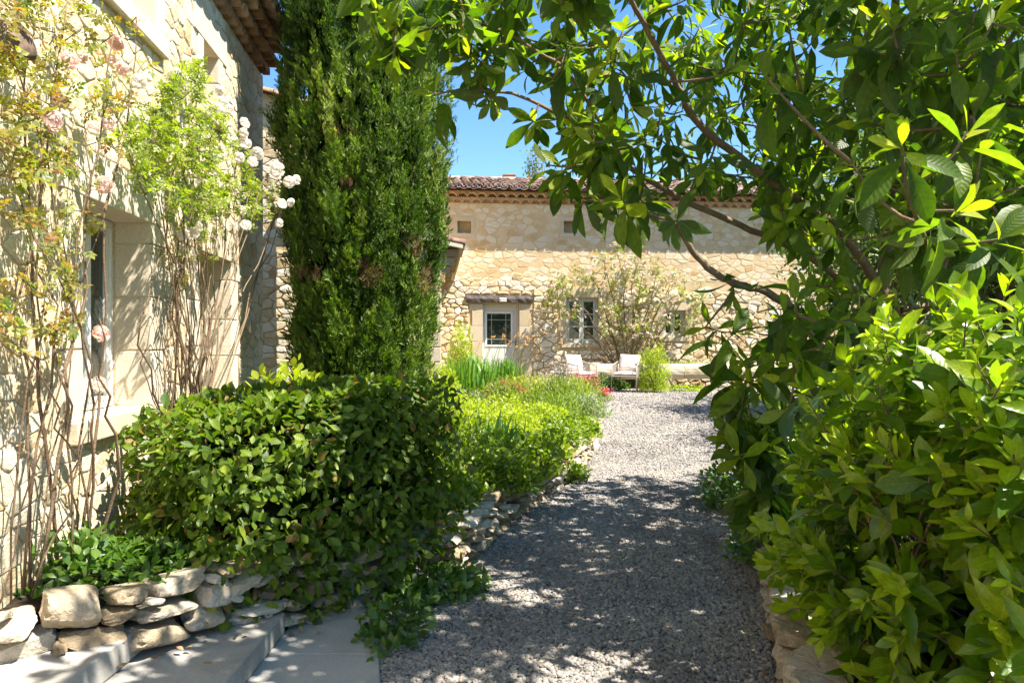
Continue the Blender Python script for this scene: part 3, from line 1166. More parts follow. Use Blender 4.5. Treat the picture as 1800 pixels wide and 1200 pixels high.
def rubble(parent, u0, u1, z0, z1, holes, wh, gap, relief, mats, limit=300, jag=None, keep=None, name='stone', omit=0.0, fade=None):
    cells = [c for c in rubble_cells(u0, u1, z0, z1, wh[0], wh[1], holes, jag) if random.random() >= omit]
    if keep:
        cells.sort(key=lambda c: keep(c[0], c[1]))
    V, FF, TI = [], [], []
    for i, (cu, cz, poly) in enumerate(cells):
        v, f = rubble_stone(poly, cu, cz, gap, relief * random.uniform(0.55, 1.25) * (fade(cz) if fade else 1.0))
        if i < limit:
            m = MB()
            m.add(v, f)
            m.build(name, mats[0], parent, loc=(cu, 0, cz))
        else:
            b = len(V)
            V += [(x + cu, y, z + cz) for x, y, z in v]
            FF += [tuple(b + k for k in q) for q in f]
            TI += [random.random()] * len(v)
    if V:
        me = bpy.data.meshes.new('rubble_stones')
        me.from_pydata(V, [], FF)
        at = me.attributes.new('tint', 'FLOAT', 'POINT')
        at.data.foreach_set('value', TI)
        me.materials.append(mats[1])
        part('rubble_stones', me, parent)['kind'] = 'stuff'


def holed_wall(parent, u0, u1, z0, z1, holes, mat, thick=0.5, name='wall', ztop=None):
    """wall with real openings: front face cut round the holes, reveals through the thickness, back and ends"""
    us = sorted(set([u0, u1] + [h[0] for h in holes] + [h[1] for h in holes]))
    zs = sorted(set([z0, z1] + [h[2] for h in holes] + [h[3] for h in holes]))
    m = MB()
    for i in range(len(us) - 1):
        for j in range(len(zs) - 1):
            a, b, c, d = us[i], us[i + 1], zs[j], zs[j + 1]
            if any(a >= h[0] - 1e-6 and b <= h[1] + 1e-6 and c >= h[2] - 1e-6 and d <= h[3] + 1e-6 for h in holes):
                continue
            m.add([(a, 0, c), (b, 0, c), (b, 0, d), (a, 0, d)], [(0, 1, 2, 3)])
            m.add([(a, thick, c), (b, thick, c), (b, thick, d), (a, thick, d)], [(3, 2, 1, 0)])
    for (a, b, c, d) in holes:
        t = thick
        m.add([(a, 0, c), (a, t, c), (a, t, d), (a, 0, d)], [(3, 2, 1, 0)])
        m.add([(b, 0, c), (b, t, c), (b, t, d), (b, 0, d)], [(0, 1, 2, 3)])
        m.add([(a, 0, d), (b, 0, d), (b, t, d), (a, t, d)], [(0, 1, 2, 3)])
        m.add([(a, 0, c), (b, 0, c), (b, t, c), (a, t, c)], [(3, 2, 1, 0)])
    m.add([(u0, 0, z0), (u0, thick, z0), (u0, thick, z1), (u0, 0, z1)], [(3, 2, 1, 0)])
    m.add([(u1, 0, z0), (u1, thick, z0), (u1, thick, z1), (u1, 0, z1)], [(0, 1, 2, 3)])
    m.add([(u0, 0, z1), (u1, 0, z1), (u1, thick, z1), (u0, thick, z1)], [(0, 1, 2, 3)])
    return m.build(name, mat, parent)


def surround(parent, u0, u1, z0, z1, mat, depth=0.24, jw=(0.17, 0.30), proud=0.014, sill=True, lintel=True, block=0.33):
    """dressed stone blocks round an opening, each a part"""
    e = 0.004
    for sgn, ue in ((-1, u0), (1, u1)):
        z = z0
        k = 0
        while z < z1 - 0.02:
            h = min(block * random.uniform(0.9, 1.1), z1 - z)
            if z1 - (z + h) < 0.12:
                h = z1 - z
            w = jw[k % 2] if len(jw) > 1 else jw[0]
            a, b = (ue - w, ue + e) if sgn < 0 else (ue - e, ue + w)
            MB().box(a, b, -proud, depth, z + 0.004, z + h - 0.003).build('jamb_block', mat, parent, bevel=0.006)
            z += h
            k += 1
    if lintel:
        MB().box(u0 - 0.22, u1 + 0.22, -proud - 0.004, depth, z1 - e, z1 + 0.24).build('lintel_block', mat, parent, bevel=0.006)
    if sill:
        MB().box(u0 - 0.12, u1 + 0.12, -0.05, depth, z0 - 0.11, z0 + e).build('sill_block', mat, parent, bevel=0.008)


def casement(parent, u0, u1, z0, z1, y, mat, leaves_=2, rows=3, frame=0.05, stile=0.055, glassmat=None, back=True):
    """window: frame, sashes with glazing bars, panes of glass"""
    w = thing_part('window', parent)
    m = MB()
    for a, b, c, d in ((u0, u1, z0, z0 + frame), (u0, u1, z1 - frame, z1), (u0, u0 + frame, z0 + frame, z1 - frame), (u1 - frame, u1, z0 + frame, z1 - frame)):
        m.box(a, b, y - 0.03, y + 0.05, c, d)
    m.build('frame', mat, w, bevel=0.004)
    span = (u1 - u0 - 2 * frame) / leaves_
    for k in range(leaves_):
        a = u0 + frame + k * span + 0.003
        b = a + span - 0.006
        c, d = z0 + frame + 0.003, z1 - frame - 0.003
        m = MB()
        for q in ((a, b, c, c + stile), (a, b, d - stile, d), (a, a + stile, c + stile, d - stile), (b - stile, b, c + stile, d - stile)):
            m.box(q[0], q[1], y - 0.022, y + 0.03, q[2], q[3])
        m.build('sash', mat, w, bevel=0.003)
        hs = (d - c - 2 * stile) / rows
        for r in range(rows):
            zz = c + stile + r * hs
            if r:
                MB().box(a + stile, b - stile, y - 0.016, y + 0.02, zz - 0.013, zz + 0.013).build('glazing_bar', mat, w)
            MB().box(a + stile, b - stile, y + 0.001, y + 0.007, zz + (0.013 if r else 0), zz + hs - (0.013 if r < rows - 1 else 0)).build('pane', glassmat or M['glass'], w)
    return w


def thing_part(name, parent):
    """an Empty used as a part that holds sub-parts"""
    o = bpy.data.objects.new(name, None)
    o.empty_display_size = 0.05
    link(o, parent)
    return o


def tile_shape(r0=0.105, r1=0.085, ln=0.42, th=0.014, seg=8):
    """half-round clay tile, mouth at y=0, running to y=ln, convex up"""
    v = []
    for (y, r, dz) in ((0, r0, 0.0), (ln, r1, 0.0)):
        for rr in (r, r - th):
            for k in range(seg + 1):
                a = math.pi * k / seg
                v.append((rr * math.cos(a), y, rr * math.sin(a) * 0.85 + dz))
    n = seg + 1
    f = []
    for k in range(seg):
        f.append((k, k + 1, 2 * n + k + 1, 2 * n + k))
        f.append((n + k + 1, n + k, 3 * n + k, 3 * n + k + 1))
        f.append((k + 1, k, n + k, n + k + 1))
        f.append((2 * n + k, 2 * n + k + 1, 3 * n + k + 1, 3 * n + k))
    f.append((0, 2 * n, 3 * n, n))
    f.append((seg, n + seg, 3 * n + seg, 2 * n + seg))
    return v, f, [(0.0, 0.0)] * len(v)


TILE = tile_shape()


def canal_roof(parent, u0, u1, z, yout, slope, rows, pitch=0.235, single=None, limit=300):
    """rows of round clay tiles running up the slope from the eave (mouths at y=-yout)"""
    ang = math.atan(slope)
    me = inst_mesh('tile', [TILE], np.eye(4)[None], np.array([0]), np.array([0.5]), M['tile'])
    T, cnt = [], 0
    n = int((u1 - u0) / pitch)
    roof = MB()
    run = rows * 0.30
    roof.add([(u0, -yout - 0.005, z + 0.012), (u1, -yout - 0.005, z + 0.012), (u1, -yout + 0.06 + run, z - 0.03 + run * slope), (u0, -yout + 0.06 + run, z - 0.03 + run * slope)], [(0, 1, 2, 3)])
    rp = roof.build('roof_deck', M['tile_mass'], parent)
    for i in range(n + 1):
        u = u0 + i * pitch
        for r in range(rows):
            y = -yout + r * 0.30
            zz = z + r * 0.30 * slope + 0.012 * r % 0.02
            Mx = Matrix.Translation((u + random.uniform(-0.012, 0.012), y + random.uniform(-0.02, 0.02), zz + 0.0)) @ Matrix.Rotation(ang - 0.035 + random.uniform(-0.02, 0.02), 4, 'X') @ Matrix.Rotation(random.uniform(-0.04, 0.04), 4, 'Z')
            if single and single[0] <= u <= single[1] and cnt < limit:
                o = bpy.data.objects.new('tile', me)
                link(o, parent)
                o.matrix_local = Mx
                cnt += 1
            else:
                T.append(np.array(Mx))
            # channel tile between the covers
            if i < n:
                Cx = Matrix.Translation((u + pitch / 2, y - 0.03, zz + 0.045)) @ Matrix.Rotation(ang - 0.02, 4, 'X') @ Matrix.Rotation(math.pi, 4, 'Y')
                T.append(np.array(Cx))
    if T:
        T = np.array(T)
        o = part('roof_tiles', inst_mesh('roof_tiles', [TILE], T, np.zeros(len(T), int), rng.random(len(T)), M['tile_mass']), parent)
        o['kind'] = 'stuff'


def genoise(parent, u0, u1, z, rows, pitch=0.2, rise=0.13, proj=0.085, mat=None, single=True):
    """stepped cornice: rows of half-round tiles bedded in mortar, each row further out"""
    mat = mat or M['genoise']
    MB().box(u0, u1, 0.021, 0.40, z - 0.001, z + rows * rise + 0.12).build('cornice_core', mat, parent)
    for r in range(rows):
        out = proj * (r + 1)
        zz = z + r * rise
        me = inst_mesh('cornice_tile', [tile_shape(pitch * 0.47, pitch * 0.44, out + 0.12, 0.014, 8)], np.eye(4)[None], np.array([0]), np.array([0.5]), mat)
        n = int((u1 - u0) / pitch)
        for i in range(n):
            u = u0 + (i + 0.5 + 0.5 * (r % 2)) * pitch
            part('cornice_tile', me, parent, (u + random.uniform(-0.006, 0.006), -out + random.uniform(-0.008, 0.008), zz), (0, 0, random.uniform(-0.03, 0.03)))
        # mortar bed over the tiles: scalloped underside follows the tiles
        m = MB()
        seg = 8
        vv = []
        for i in range(n + 1):
            for k in range(seg):
                t = (i + k / seg)
                u = u0 + (t + 0.5 * (r % 2)) * pitch
                ph = (t % 1.0) - 0.5
                rr = pitch * 0.465
                q = abs(ph * pitch)
                h = math.sqrt(max(rr * rr - q * q, 0.0)) * 0.85 if q < rr else 0.0
                vv.append((u, h))
        v = []
        for (u, h) in vv:
            v += [(u, -out + 0.012, zz + h - 0.004), (u, -out + 0.012, zz + rise - 0.006), (u, 0.02, zz + h - 0.004), (u, 0.02, zz + rise - 0.006)]
        f = []
        for i in range(len(vv) - 1):
            a, b = i * 4, (i + 1) * 4
            f += [(a, b, b + 1, a + 1), (a + 1, b + 1, b + 3, a + 3), (b, a, a + 2, b + 2)]
        m.add(v, f)
        m.build('cornice_mortar', mat, parent)


ROT = math.atan(0.1)


# ---- house on the left
def make_left_house():
    t = thing('stone_house', 'sunlit limestone house clad in climbing roses', 'house', (-2.1, 3.0, 0), math.pi / 2 + ROT)

    def U(Y):
        return (Y - 3.0) * 1.005
    w1 = (U(3.72), U(4.60), 1.10, 2.24)
    w2 = (U(5.55), U(6.40), 0.42, 2.19)
    w3 = (U(5.64), U(6.03), 3.33, 3.81)
    w4 = (U(3.80), U(4.70), 3.44, 4.08)
    holes = [w1, w2, w3, w4]
    ze = 4.22
    end = U(7.6)
    holed_wall(t, -4.0, end, -0.05, ze, holes, M['lime_mortar'], 0.5)
    # other walls of the house
    m = MB()
    m.box(-4.0, end - 0.002, 0.5, 6.0, -0.05, ze - 0.3)
    m.build('house_body', M['lime_mortar'], t)
    mg = 0.0
    ex = [(a - 0.29, b + 0.29, c - 0.12, d + 0.25) for a, b, c, d in (w1, w2)]
    ex += [(a - 0.14, b + 0.14, c - 0.12, d + 0.16) for a, b, c, d in (w3, w4)]
    rubble(t, -2.2, end - 0.02, 0.15, ze - 0.02, ex, (0.145, 0.088), 0.006, 0.009, (M['lime_stone'], M['lime_stone_mass']), 300,
           keep=lambda u, z: abs(u - 2.2) + (5 if u < -0.4 else 0))
    surround(t, *w1, M['ashlar'], depth=0.20, jw=(0.20, 0.27))
    surround(t, *w2, M['ashlar'], depth=0.24, jw=(0.20, 0.27), sill=False)
    surround(t, *w3, M['ashlar'], depth=0.26, jw=(0.12, 0.12), block=0.25)
    surround(t, *w4, M['ashlar'], depth=0.26, jw=(0.14, 0.14))
    casement(t, w1[0] + 0.004, w1[1] - 0.004, w1[2] + 0.004, w1[3] - 0.004, 0.24, M['white_paint'], 3, 1, 0.035, 0.03)
    casement(t, w2[0] + 0.004, w2[1] - 0.004, w2[2] + 0.004, w2[3] - 0.004, 0.28, M['white_paint'], 2, 3, 0.06, 0.07)
    casement(t, w4[0] + 0.004, w4[1] - 0.004, w4[2] + 0.004, w4[3] - 0.004, 0.30, M['white_paint'], 2, 1, 0.05, 0.05)
    casement(t, w3[0] + 0.004, w3[1] - 0.004, w3[2] + 0.004, w3[3] - 0.004, 0.30, M['white_paint'], 1, 1, 0.04, 0.04)
    genoise(t, -2.5, end + 0.0, ze, 3, 0.19, 0.115, 0.068, M['eave_tile'])
    canal_roof(t, -2.6, end + 0.12, ze + 0.36, 0.30, 0.3, 14, 0.21, single=(0.5, 5), limit=280)
    # gable above the body
    m = MB()
    m.add([(-4.0, 0.0, ze - 0.01), (-4.0, 6.0, ze), (-4.0, 4.2, ze + 1.4), (end, 0.0, ze - 0.01), (end, 6.0, ze), (end, 4.2, ze + 1.4)], [(0, 2, 1), (3, 4, 5), (1, 2, 5, 4)])
    m.build('gable', M['lime_mortar'], t)


make_left_house()


# ---- far house
def make_far_house():
    t = thing('stone_house', 'honey coloured stone house with tiled roof at the end of the drive', 'house', (0, 18.5, 0), ROT)

    def UZ(px, py, y=18.5):
        r = (px - 900) / F
        X = y * r / (1 - 0.1 * r)
        Y = y + 0.1 * X
        return X * math.sqrt(1.01), EYE + (600 - py) / F * Y
    g0 = 0.25
    ud0, zd = UZ(848, 534)
    ud1, _ = UZ(913, 534)
    door = (ud0, ud1, g0, zd)
    a, zt = UZ(995, 522)
    b, zb = UZ(1052, 603)
    win1 = (a, b, zb, zt)
    a, zt = UZ(1166, 545)
    b, zb = UZ(1205, 592)
    win2 = (a, b, zb, zt)
    niches = []
    for px in (804, 991, 1176):
        a, zt = UZ(px, 388)
        b, zb = UZ(px + 24, 410)
        niches.append((a, b, zb, zt))
    ze = UZ(900, 358)[1]
    holes = [door, win1, win2] + niches
    holed_wall(t, -4.2, 12.5, 0.1, ze, holes, M['gold_mortar'], 0.45)
    MB().box(-4.2, 12.5, 0.45, 7.0, 0.1, ze - 0.02).build('house_body', M['gold_mortar'], t)
    for (a, b, c, d) in niches:
        MB().box(a - 0.09, b + 0.09, -0.008, 0.004, d, d + 0.09).build('niche_trim', M['far_ashlar'], t)
        MB().box(a - 0.09, b + 0.09, -0.008, 0.004, c - 0.09, c).build('niche_trim', M['far_ashlar'], t)
        MB().box(a - 0.09, a, -0.008, 0.004, c, d).build('niche_trim', M['far_ashlar'], t)
        MB().box(b, b + 0.09, -0.008, 0.004, c, d).build('niche_trim', M['far_ashlar'], t)
        MB().box(a + 0.002, b - 0.002, 0.24, 0.27, c, d).build('niche_back', M['gold_mortar'], t)
    zj = UZ(880, 486)[1]

    def jag(u):
        return zj + 0.10 * math.sin(u * 2.3) + 0.07 * math.sin(u * 5.1 + 1) - (0.25 if u > 1.2 else 0)
    ex = [(door[0] - 0.34, door[1] + 0.34, 0, door[3] + 0.24), (win1[0] - 0.22, win1[1] + 0.22, win1[2] - 0.18, win1[3] + 0.22),
          (win2[0] - 0.2, win2[1] + 0.2, win2[2] - 0.15, win2[3] + 0.2)]
    rubble(t, -3.0, 8.0, 0.3, zj + 0.3, ex, (0.20, 0.115), 0.011, 0.045, (M['gold_stone'], M['gold_stone_mass']), 300, jag=jag, keep=lambda u, z: abs(u - 0.3), fade=lambda z: min(1.0, max(0.12, (zj + 0.25 - z) / 0.7)))
    ex2 = [(a - 0.14, b + 0.14, c - 0.14, d + 0.14) for a, b, c, d in niches]
    rubble(t, -3.0, 8.5, zj - 0.1, ze - 0.03, ex2, (0.21, 0.125), 0.018, 0.005, (M['flush_stone'], M['flush_stone_mass']), 290, name='flush_stone', omit=0.15, keep=lambda u, z: abs(u - 1.2))
    # door surround, beam, door
    surround(t, door[0], door[1], g0, door[3], M['far_ashlar'], depth=0.16, jw=(0.26, 0.32), sill=False, lintel=False, block=0.4, proud=0.03)
    ub0, zb1 = UZ(819, 518)
    ub1, zb0 = UZ(936, 533)
    import bmesh
    m = MB()
    n = 16
    for k in range(n):
        a = ub0 + (ub1 - ub0) * k / n
        b = ub0 + (ub1 - ub0) * (k + 1) / n
        m.v += []
    v, f = [], []
    for k in range(n + 1):
        u = ub0 + (ub1 - ub0) * k / n
        j = [random.uniform(-0.012, 0.012) for _ in range(6)]
        v += [(u, -0.085 + j[0], zb0 + 0.02 + j[1]), (u, -0.10 + j[2], (zb0 + zb1) / 2), (u, -0.075 + j[3], zb1 - 0.01 + j[4]), (u, 0.1, zb1 + j[4]), (u, 0.1, zb0 + 0.006)]
    for k in range(n):
        for q in range(5):
            q2 = (q + 1) % 5
            f.append((k * 5 + q, (k + 1) * 5 + q, (k + 1) * 5 + q2, k * 5 + q2))
    f += [(4, 3, 2, 1, 0), tuple(n * 5 + q for q in range(5))]
    m.add(v, [tuple(reversed(q)) for q in f])
    m.build('door_beam', M['old_wood'], t)
    d = thing_part('door', t)
    y = 0.16
    u0, u1 = door[0] + 0.004, door[1] - 0.004
    z1 = door[3] - 0.004
    m = MB()
    m.box(u0, u0 + 0.05, y - 0.03, y + 0.06, g0, z1)
    m.box(u1 - 0.05, u1, y - 0.03, y + 0.06, g0, z1)
    m.box(u0 + 0.05, u1 - 0.05, y - 0.03, y + 0.06, z1 - 0.05, z1)
    m.build('frame', M['door_paint'], d, bevel=0.005)
    ga, gzt = UZ(857, 551, 18.65)
    gb, gzb = UZ(899, 606, 18.65)
    m = MB()
    a, b, zt_ = u0 + 0.053, u1 - 0.053, z1 - 0.053
    m.box(a, ga, y - 0.01, y + 0.035, g0 + 0.02, zt_)
    m.box(gb, b, y - 0.01, y + 0.035, g0 + 0.02, zt_)
    m.box(ga, gb, y - 0.01, y + 0.035, gzt, zt_)
    m.box(ga, gb, y - 0.01, y + 0.035, g0 + 0.02, gzb)
    m.build('door_leaf', M['door_paint'], d, bevel=0.004)
    m = MB()
    for q in ((ga - 0.045, gb + 0.045, gzt, gzt + 0.045), (ga - 0.045, gb + 0.045, gzb - 0.045, gzb), (ga - 0.045, ga, gzb, gzt), (gb, gb + 0.045, gzb, gzt)):
        m.box(q[0], q[1], y - 0.022, y - 0.0105, q[2], q[3])
    m.build('moulding', M['white_paint'], d, bevel=0.003)
    xs = [ga, ga + (gb - ga) * 0.19, ga + (gb - ga) * 0.79, gb]
    zs = [gzb, gzb + (gzt - gzb) * 0.18, gzb + (gzt - gzb) * 0.80, gzt]
    for i in range(3):
        for j in range(3):
            MB().box(xs[i] + 0.007, xs[i + 1] - 0.007, y + 0.005, y + 0.012, zs[j] + 0.007, zs[j + 1] - 0.007).build('pane', M['glass'], d)
    for i in (1, 2):
        MB().box(xs[i] - 0.0075, xs[i] + 0.0075, y - 0.006, y + 0.02, gzb, gzt).build('glazing_bar', M['door_bar'], d)
        MB().box(ga, gb, y - 0.004, y + 0.02, zs[i] - 0.0075, zs[i] + 0.0075).build('glazing_bar', M['door_bar'], d)
    hu, hz = UZ(907, 601, 18.6)
    m = MB()
    m.box(hu - 0.02, hu + 0.02, y - 0.016, y - 0.0105, hz - 0.11, hz + 0.06)
    m.tube([(hu, y - 0.01, hz), (hu, y - 0.055, hz)], 0.009)
    m.tube([(hu + 0.008, y - 0.055, hz), (hu - 0.11, y - 0.055, hz)], 0.009)
    m.build('handle', M['metal'], d)
    # windows
    for w, rows, fr in ((win1, 3, 0.045), (win2, 2, 0.04)):
        surround(t, *w, M['far_ashlar'], depth=0.13, jw=(0.16, 0.20), block=0.3, proud=0.02)
        casement(t, w[0] + 0.004, w[1] - 0.004, w[2] + 0.004, w[3] - 0.004, 0.15, M['grey_paint'], 2, rows, fr, 0.055)
    # cornice and roof
    us = UZ(780, 340)[0]
    genoise(t, -3.2, 9.0, ze, 2, 0.245, 0.135, 0.10)
    canal_roof(t, -3.3, 12.5, ze + 0.30, 0.42, 0.27, 11, 0.245, single=(us, us + 6.2), limit=286)
    m = MB()
    run = 11 * 0.3
    zr = ze + 0.30 + run * 0.27
    me = inst_mesh('ridge_tile', [tile_shape(0.13, 0.115, 0.42)], np.eye(4)[None], np.array([0]), np.array([0.5]), M['tile'])
    for k in range(38):
        part('ridge_tile', me, t, (-3.2 + k * 0.40, -0.42 + run + 0.05, zr + 0.02), (0.02, 0, -math.pi / 2))
    ch = thing_part('chimney', t)
    cu, cz = UZ(914, 318, 21)
    MB().box(cu - 0.14, cu + 0.14, run - 0.3, run + 0.05, zr - 0.2, zr + 0.18).build('chimney_stack', M['genoise'], ch, bevel=0.01)
    MB().box(cu - 0.19, cu + 0.19, run - 0.35, run + 0.10, zr + 0.18, zr + 0.23).build('chimney_cap', M['tile'], ch, bevel=0.01)
    return t


make_far_house()


# ---- low annex and tall rear wing behind the cypress
def make_annex():
    t = thing('stone_annex', 'low stone lean-to with quoined corner and tiled eave behind the cypress', 'annex', (-1.16, 12.0, 0), ROT)
    zt = 3.0
    MB().box(-2.6, -0.01, 0.01, 6.8, 0.1, zt).build('wall', M['gold_mortar'], t)
    z = 0.3
    k = 0
    while z < zt - 0.05:
        h = random.uniform(0.24, 0.34)
        w = 0.26 if k % 2 else 0.16
        d = 0.16 if k % 2 else 0.26
        MB().box(-w, 0.012, -0.012, d, z + 0.005, min(z + h, zt) - 0.005).build('quoin', M['far_ashlar'], t, bevel=0.012)
        z += h
        k += 1
    rubble(t, -2.6, -0.28, 0.3, zt - 0.05, [], (0.20, 0.12), 0.011, 0.025, (M['gold_stone'], M['gold_stone_mass']), 60, keep=lambda u, z: -u)
    # stepped eave seen end-on: rows of tiles project over the side wall
    for r in range(4):
        out = 0.075 * (r + 1)
        zz = zt - 0.55 + r * 0.14
        for j in range(14):
            m = MB()
            m.box(-0.05, out, 0.0 + j * 0.2, 0.19 + j * 0.2, zz, zz + 0.13)
            m.build('eave_block', M['genoise'], t, bevel=0.012)
    m = MB()
    m.add([(-2.7, -0.12, zt + 0.62), (0.36, -0.12, zt + 0.0), (0.36, 6.8, zt + 0.0), (-2.7, 6.8, zt + 0.62),
           (-2.7, -0.12, zt + 0.68), (0.36, -0.12, zt + 0.06), (0.36, 6.8, zt + 0.06), (-2.7, 6.8, zt + 0.68)],
          [(3, 2, 1, 0), (4, 5, 6, 7), (0, 1, 5, 4), (1, 2, 6, 5), (2, 3, 7, 6), (3, 0, 4, 7)])
    m.build('roof', M['ashlar'], t)
    me = inst_mesh('tile', [TILE], np.eye(4)[None], np.array([0]), np.array([0.5]), M['tile'])
    ang = math.atan(0.62 / 3.06)
    for r in range(9):
        for c in range(8):
            part('tile', me, t, (0.40 - r * 0.32, 0.0 + c * 0.24, zt + 0.07 + r * 0.32 * 0.2026), (ang, 0, math.pi / 2))
    t = thing('stone_wing', 'tall golden stone wing glimpsed between the rose house and the cypress', 'house wing', (-4.05, 12.3, 0), ROT)
    MB().box(-4.0, 2.4, 0.0, 6.0, 0.1, 5.0).build('wall', M['gold_mortar'], t)
    m = MB()
    m.add([(-4.0, 0, 5.0), (2.4, 0, 5.0), (-4.0, 0, 6.6), (-4.0, 6, 5.0), (2.4, 6, 5.0), (-4.0, 6, 6.6)], [(0, 1, 2), (3, 5, 4), (1, 4, 5, 2), (0, 2, 5, 3)])
    m.build('gable', M['gold_mortar'], t)
    rubble(t, -1.2, 2.3, 0.3, 5.0, [], (0.20, 0.12), 0.010, 0.018, (M['gold_stone'], M['gold_stone_mass']), 150, keep=lambda u, z: abs(u - 0.2) - 0.1 * z)
    me = inst_mesh('verge_tile', [tile_shape(0.12, 0.10, 0.45)], np.eye(4)[None], np.array([0]), np.array([0.5]), M['eave_tile'])
    a = math.atan(1.6 / 6.4)
    for k in range(16):
        u = 2.5 - k * 0.4
        part('verge_tile', me, t, (u, -0.04, 5.0 + (2.4 - u) * 0.25), (a, 0, math.pi / 2))


make_annex()


# ------------------------------------------------------------------ cypress
def vnoise(p, seed=0.0):
    """cheap smooth pseudo noise in -1..1 for arrays of points"""
    x, y, z = p[:, 0] + seed, p[:, 1] + seed * 1.7, p[:, 2] - seed
    return (np.sin(x * 1.7 + 1.3 * np.sin(y * 2.1)) + np.sin(y * 1.9 + 1.1 * np.sin(z * 1.6)) + np.sin(z * 2.3 + 1.2 * np.sin(x * 1.5))) / 3


def flat_spray(seed):
    r = random.Random(seed)
    v, f, uv = [], [], []
    for k in range(7):
        y = 0.05 + 0.52 * k / 6
        ang = (1 if k % 2 else -1) * r.uniform(0.35, 0.8) if k < 6 else 0.0
        s = r.uniform(0.30, 0.48)
        w = s * r.uniform(0.10, 0.17)
        Mx = Matrix.Translation((0, y, 0)) @ Matrix.Rotation(ang, 4, 'Z') @ Matrix.Rotation(r.uniform(-0.9, 0.9), 4, 'Y') @ Matrix.Rotation(r.uniform(-0.35, 0.35), 4, 'X')
        b = len(v)
        v += [tuple(Mx @ Vector(q)) for q in ((0, 0, 0), (w, s * 0.5, 0), (0, s, 0), (-w, s * 0.5, 0))]
        f.append((b, b + 1, b + 2, b + 3))
        uv += [(0, 0.5), (0.5, 1), (1, 0.5), (0.5, -1)]
    return v, f, uv


FSPRAY = [flat_spray(i) for i in range(5)]


def make_cypress():
    cx, cy = -1.45, 7.15
    t = thing('cypress_tree', 'tall dense columnar cypress rising between the two houses', 'tree', (cx, cy, 0.3))
    MB().tube([(0, 0, -0.1), (0.02, 0, 2), (0, 0.02, 6), (0, 0, 9)], [0.16, 0.13, 0.08, 0.02], 8).build('trunk', M['bark'], t, smooth=True)

    def R(z):
        return np.interp(z, [0.3, 0.7, 1.3, 2.2, 3.2, 4.6, 6.5, 8.5, 9.6], [0.48, 0.57, 0.64, 0.70, 0.75, 0.78, 0.74, 0.46, 0.05])
    # upright plumes, each a bunch of sprays round a rising axis
    npl = 2300
    pz = np.concatenate([rng.uniform(0.3, 5.2, 2000), rng.uniform(5.2, 9.3, 300)])
    pa = rng.uniform(0, 2 * math.pi, npl)
    keep = (np.sin(pa) < 0.3) | (rng.random(npl) < 0.35)          # thinner on the side turned to the far house
    pz, pa = pz[keep], pa[keep]
    npl = len(pz)
    cp = np.c_[np.cos(pa) * 2.4, np.sin(pa) * 2.4, pz * 0.8]
    prr = R(pz) * (0.88 + 0.13 * vnoise(cp * 1.2, 2.0) + 0.13 * vnoise(cp * 3.1, 5.0) + rng.uniform(-0.20, 0.05, npl))
    pl = rng.uniform(0.22, 0.50, npl)
    ptint = 0.35 + 0.24 * vnoise(cp * 1.6, 9.0) + rng.normal(0, 0.16, npl)
    per = 30
    n = npl * per
    ii = np.repeat(np.arange(npl), per)
    tt = rng.random(n)
    big = pz[ii] > 5.2
    wob = rng.normal(0, 1, (n, 3)) * np.where(big, 0.12, 0.042)[:, None] * (1.15 - 0.8 * tt)[:, None]
    a = pa[ii]
    out = np.c_[np.cos(a), np.sin(a), np.zeros(n)]
    r = prr[ii] + (0.02 + 0.07 * tt)
    p = np.c_[cx + r * np.cos(a), cy + r * np.sin(a), pz[ii] + tt * pl[ii]] + wob
    dep = 1 - tt
    d = np.c_[out[:, :2] * rng.uniform(0.0, 0.75, (n, 1)), np.ones(n)] + rng.normal(0, 0.30, (n, 3))
    nn = out + rng.normal(0, 0.55, (n, 3))
    s = np.where(~big, rng.uniform(0.06, 0.135, n), rng.uniform(0.25, 0.4, n))
    T = frames(p, d, nn, s)
    tint = ptint[ii] + 0.22 * (tt - 0.5) + rng.normal(0, 0.10, n)
    px, py = 900 + F * p[:, 0] / p[:, 1], 600 - F * (p[:, 2] - EYE) / p[:, 1]
    dead = np.zeros(n, bool)
    for (qx, qy, rx, ry) in ((650, 488, 22, 26), (725, 440, 20, 18), (548, 488, 26, 12), (610, 330, 14, 10), (745, 500, 14, 26), (600, 235, 20, 8)):
        dead |= (((px - qx) / rx) ** 2 + ((py - qy) / ry) ** 2 < 1) & (p[:, 1] < cy) & (rng.random(n) < 0.75)
    w = rng.integers(0, len(FSPRAY), n)
    o = np.array(t.location)
    k = ~dead
    c = part('crown', inst_mesh('crown', FSPRAY, T[k], w[k], np.clip(tint[k], 0, 1), CYPRESS[1], o, smooth=False), t)
    c['kind'] = 'stuff'
    c2 = part('dead_foliage', inst_mesh('dead_foliage', FSPRAY, T[dead], w[dead], rng.random(int(dead.sum())), DEAD[1], o, smooth=False), t)
    c2['kind'] = 'stuff'
    # solid core blocking the view through; inner shade put into its near-black colour
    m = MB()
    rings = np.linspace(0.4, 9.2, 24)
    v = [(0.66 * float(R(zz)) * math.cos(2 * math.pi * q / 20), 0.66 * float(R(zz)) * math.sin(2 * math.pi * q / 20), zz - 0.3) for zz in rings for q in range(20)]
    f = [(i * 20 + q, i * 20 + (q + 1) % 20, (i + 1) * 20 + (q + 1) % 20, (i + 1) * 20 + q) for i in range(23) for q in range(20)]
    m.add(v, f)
    m.build('dark_core', M['core'], t, smooth=True)


make_cypress()


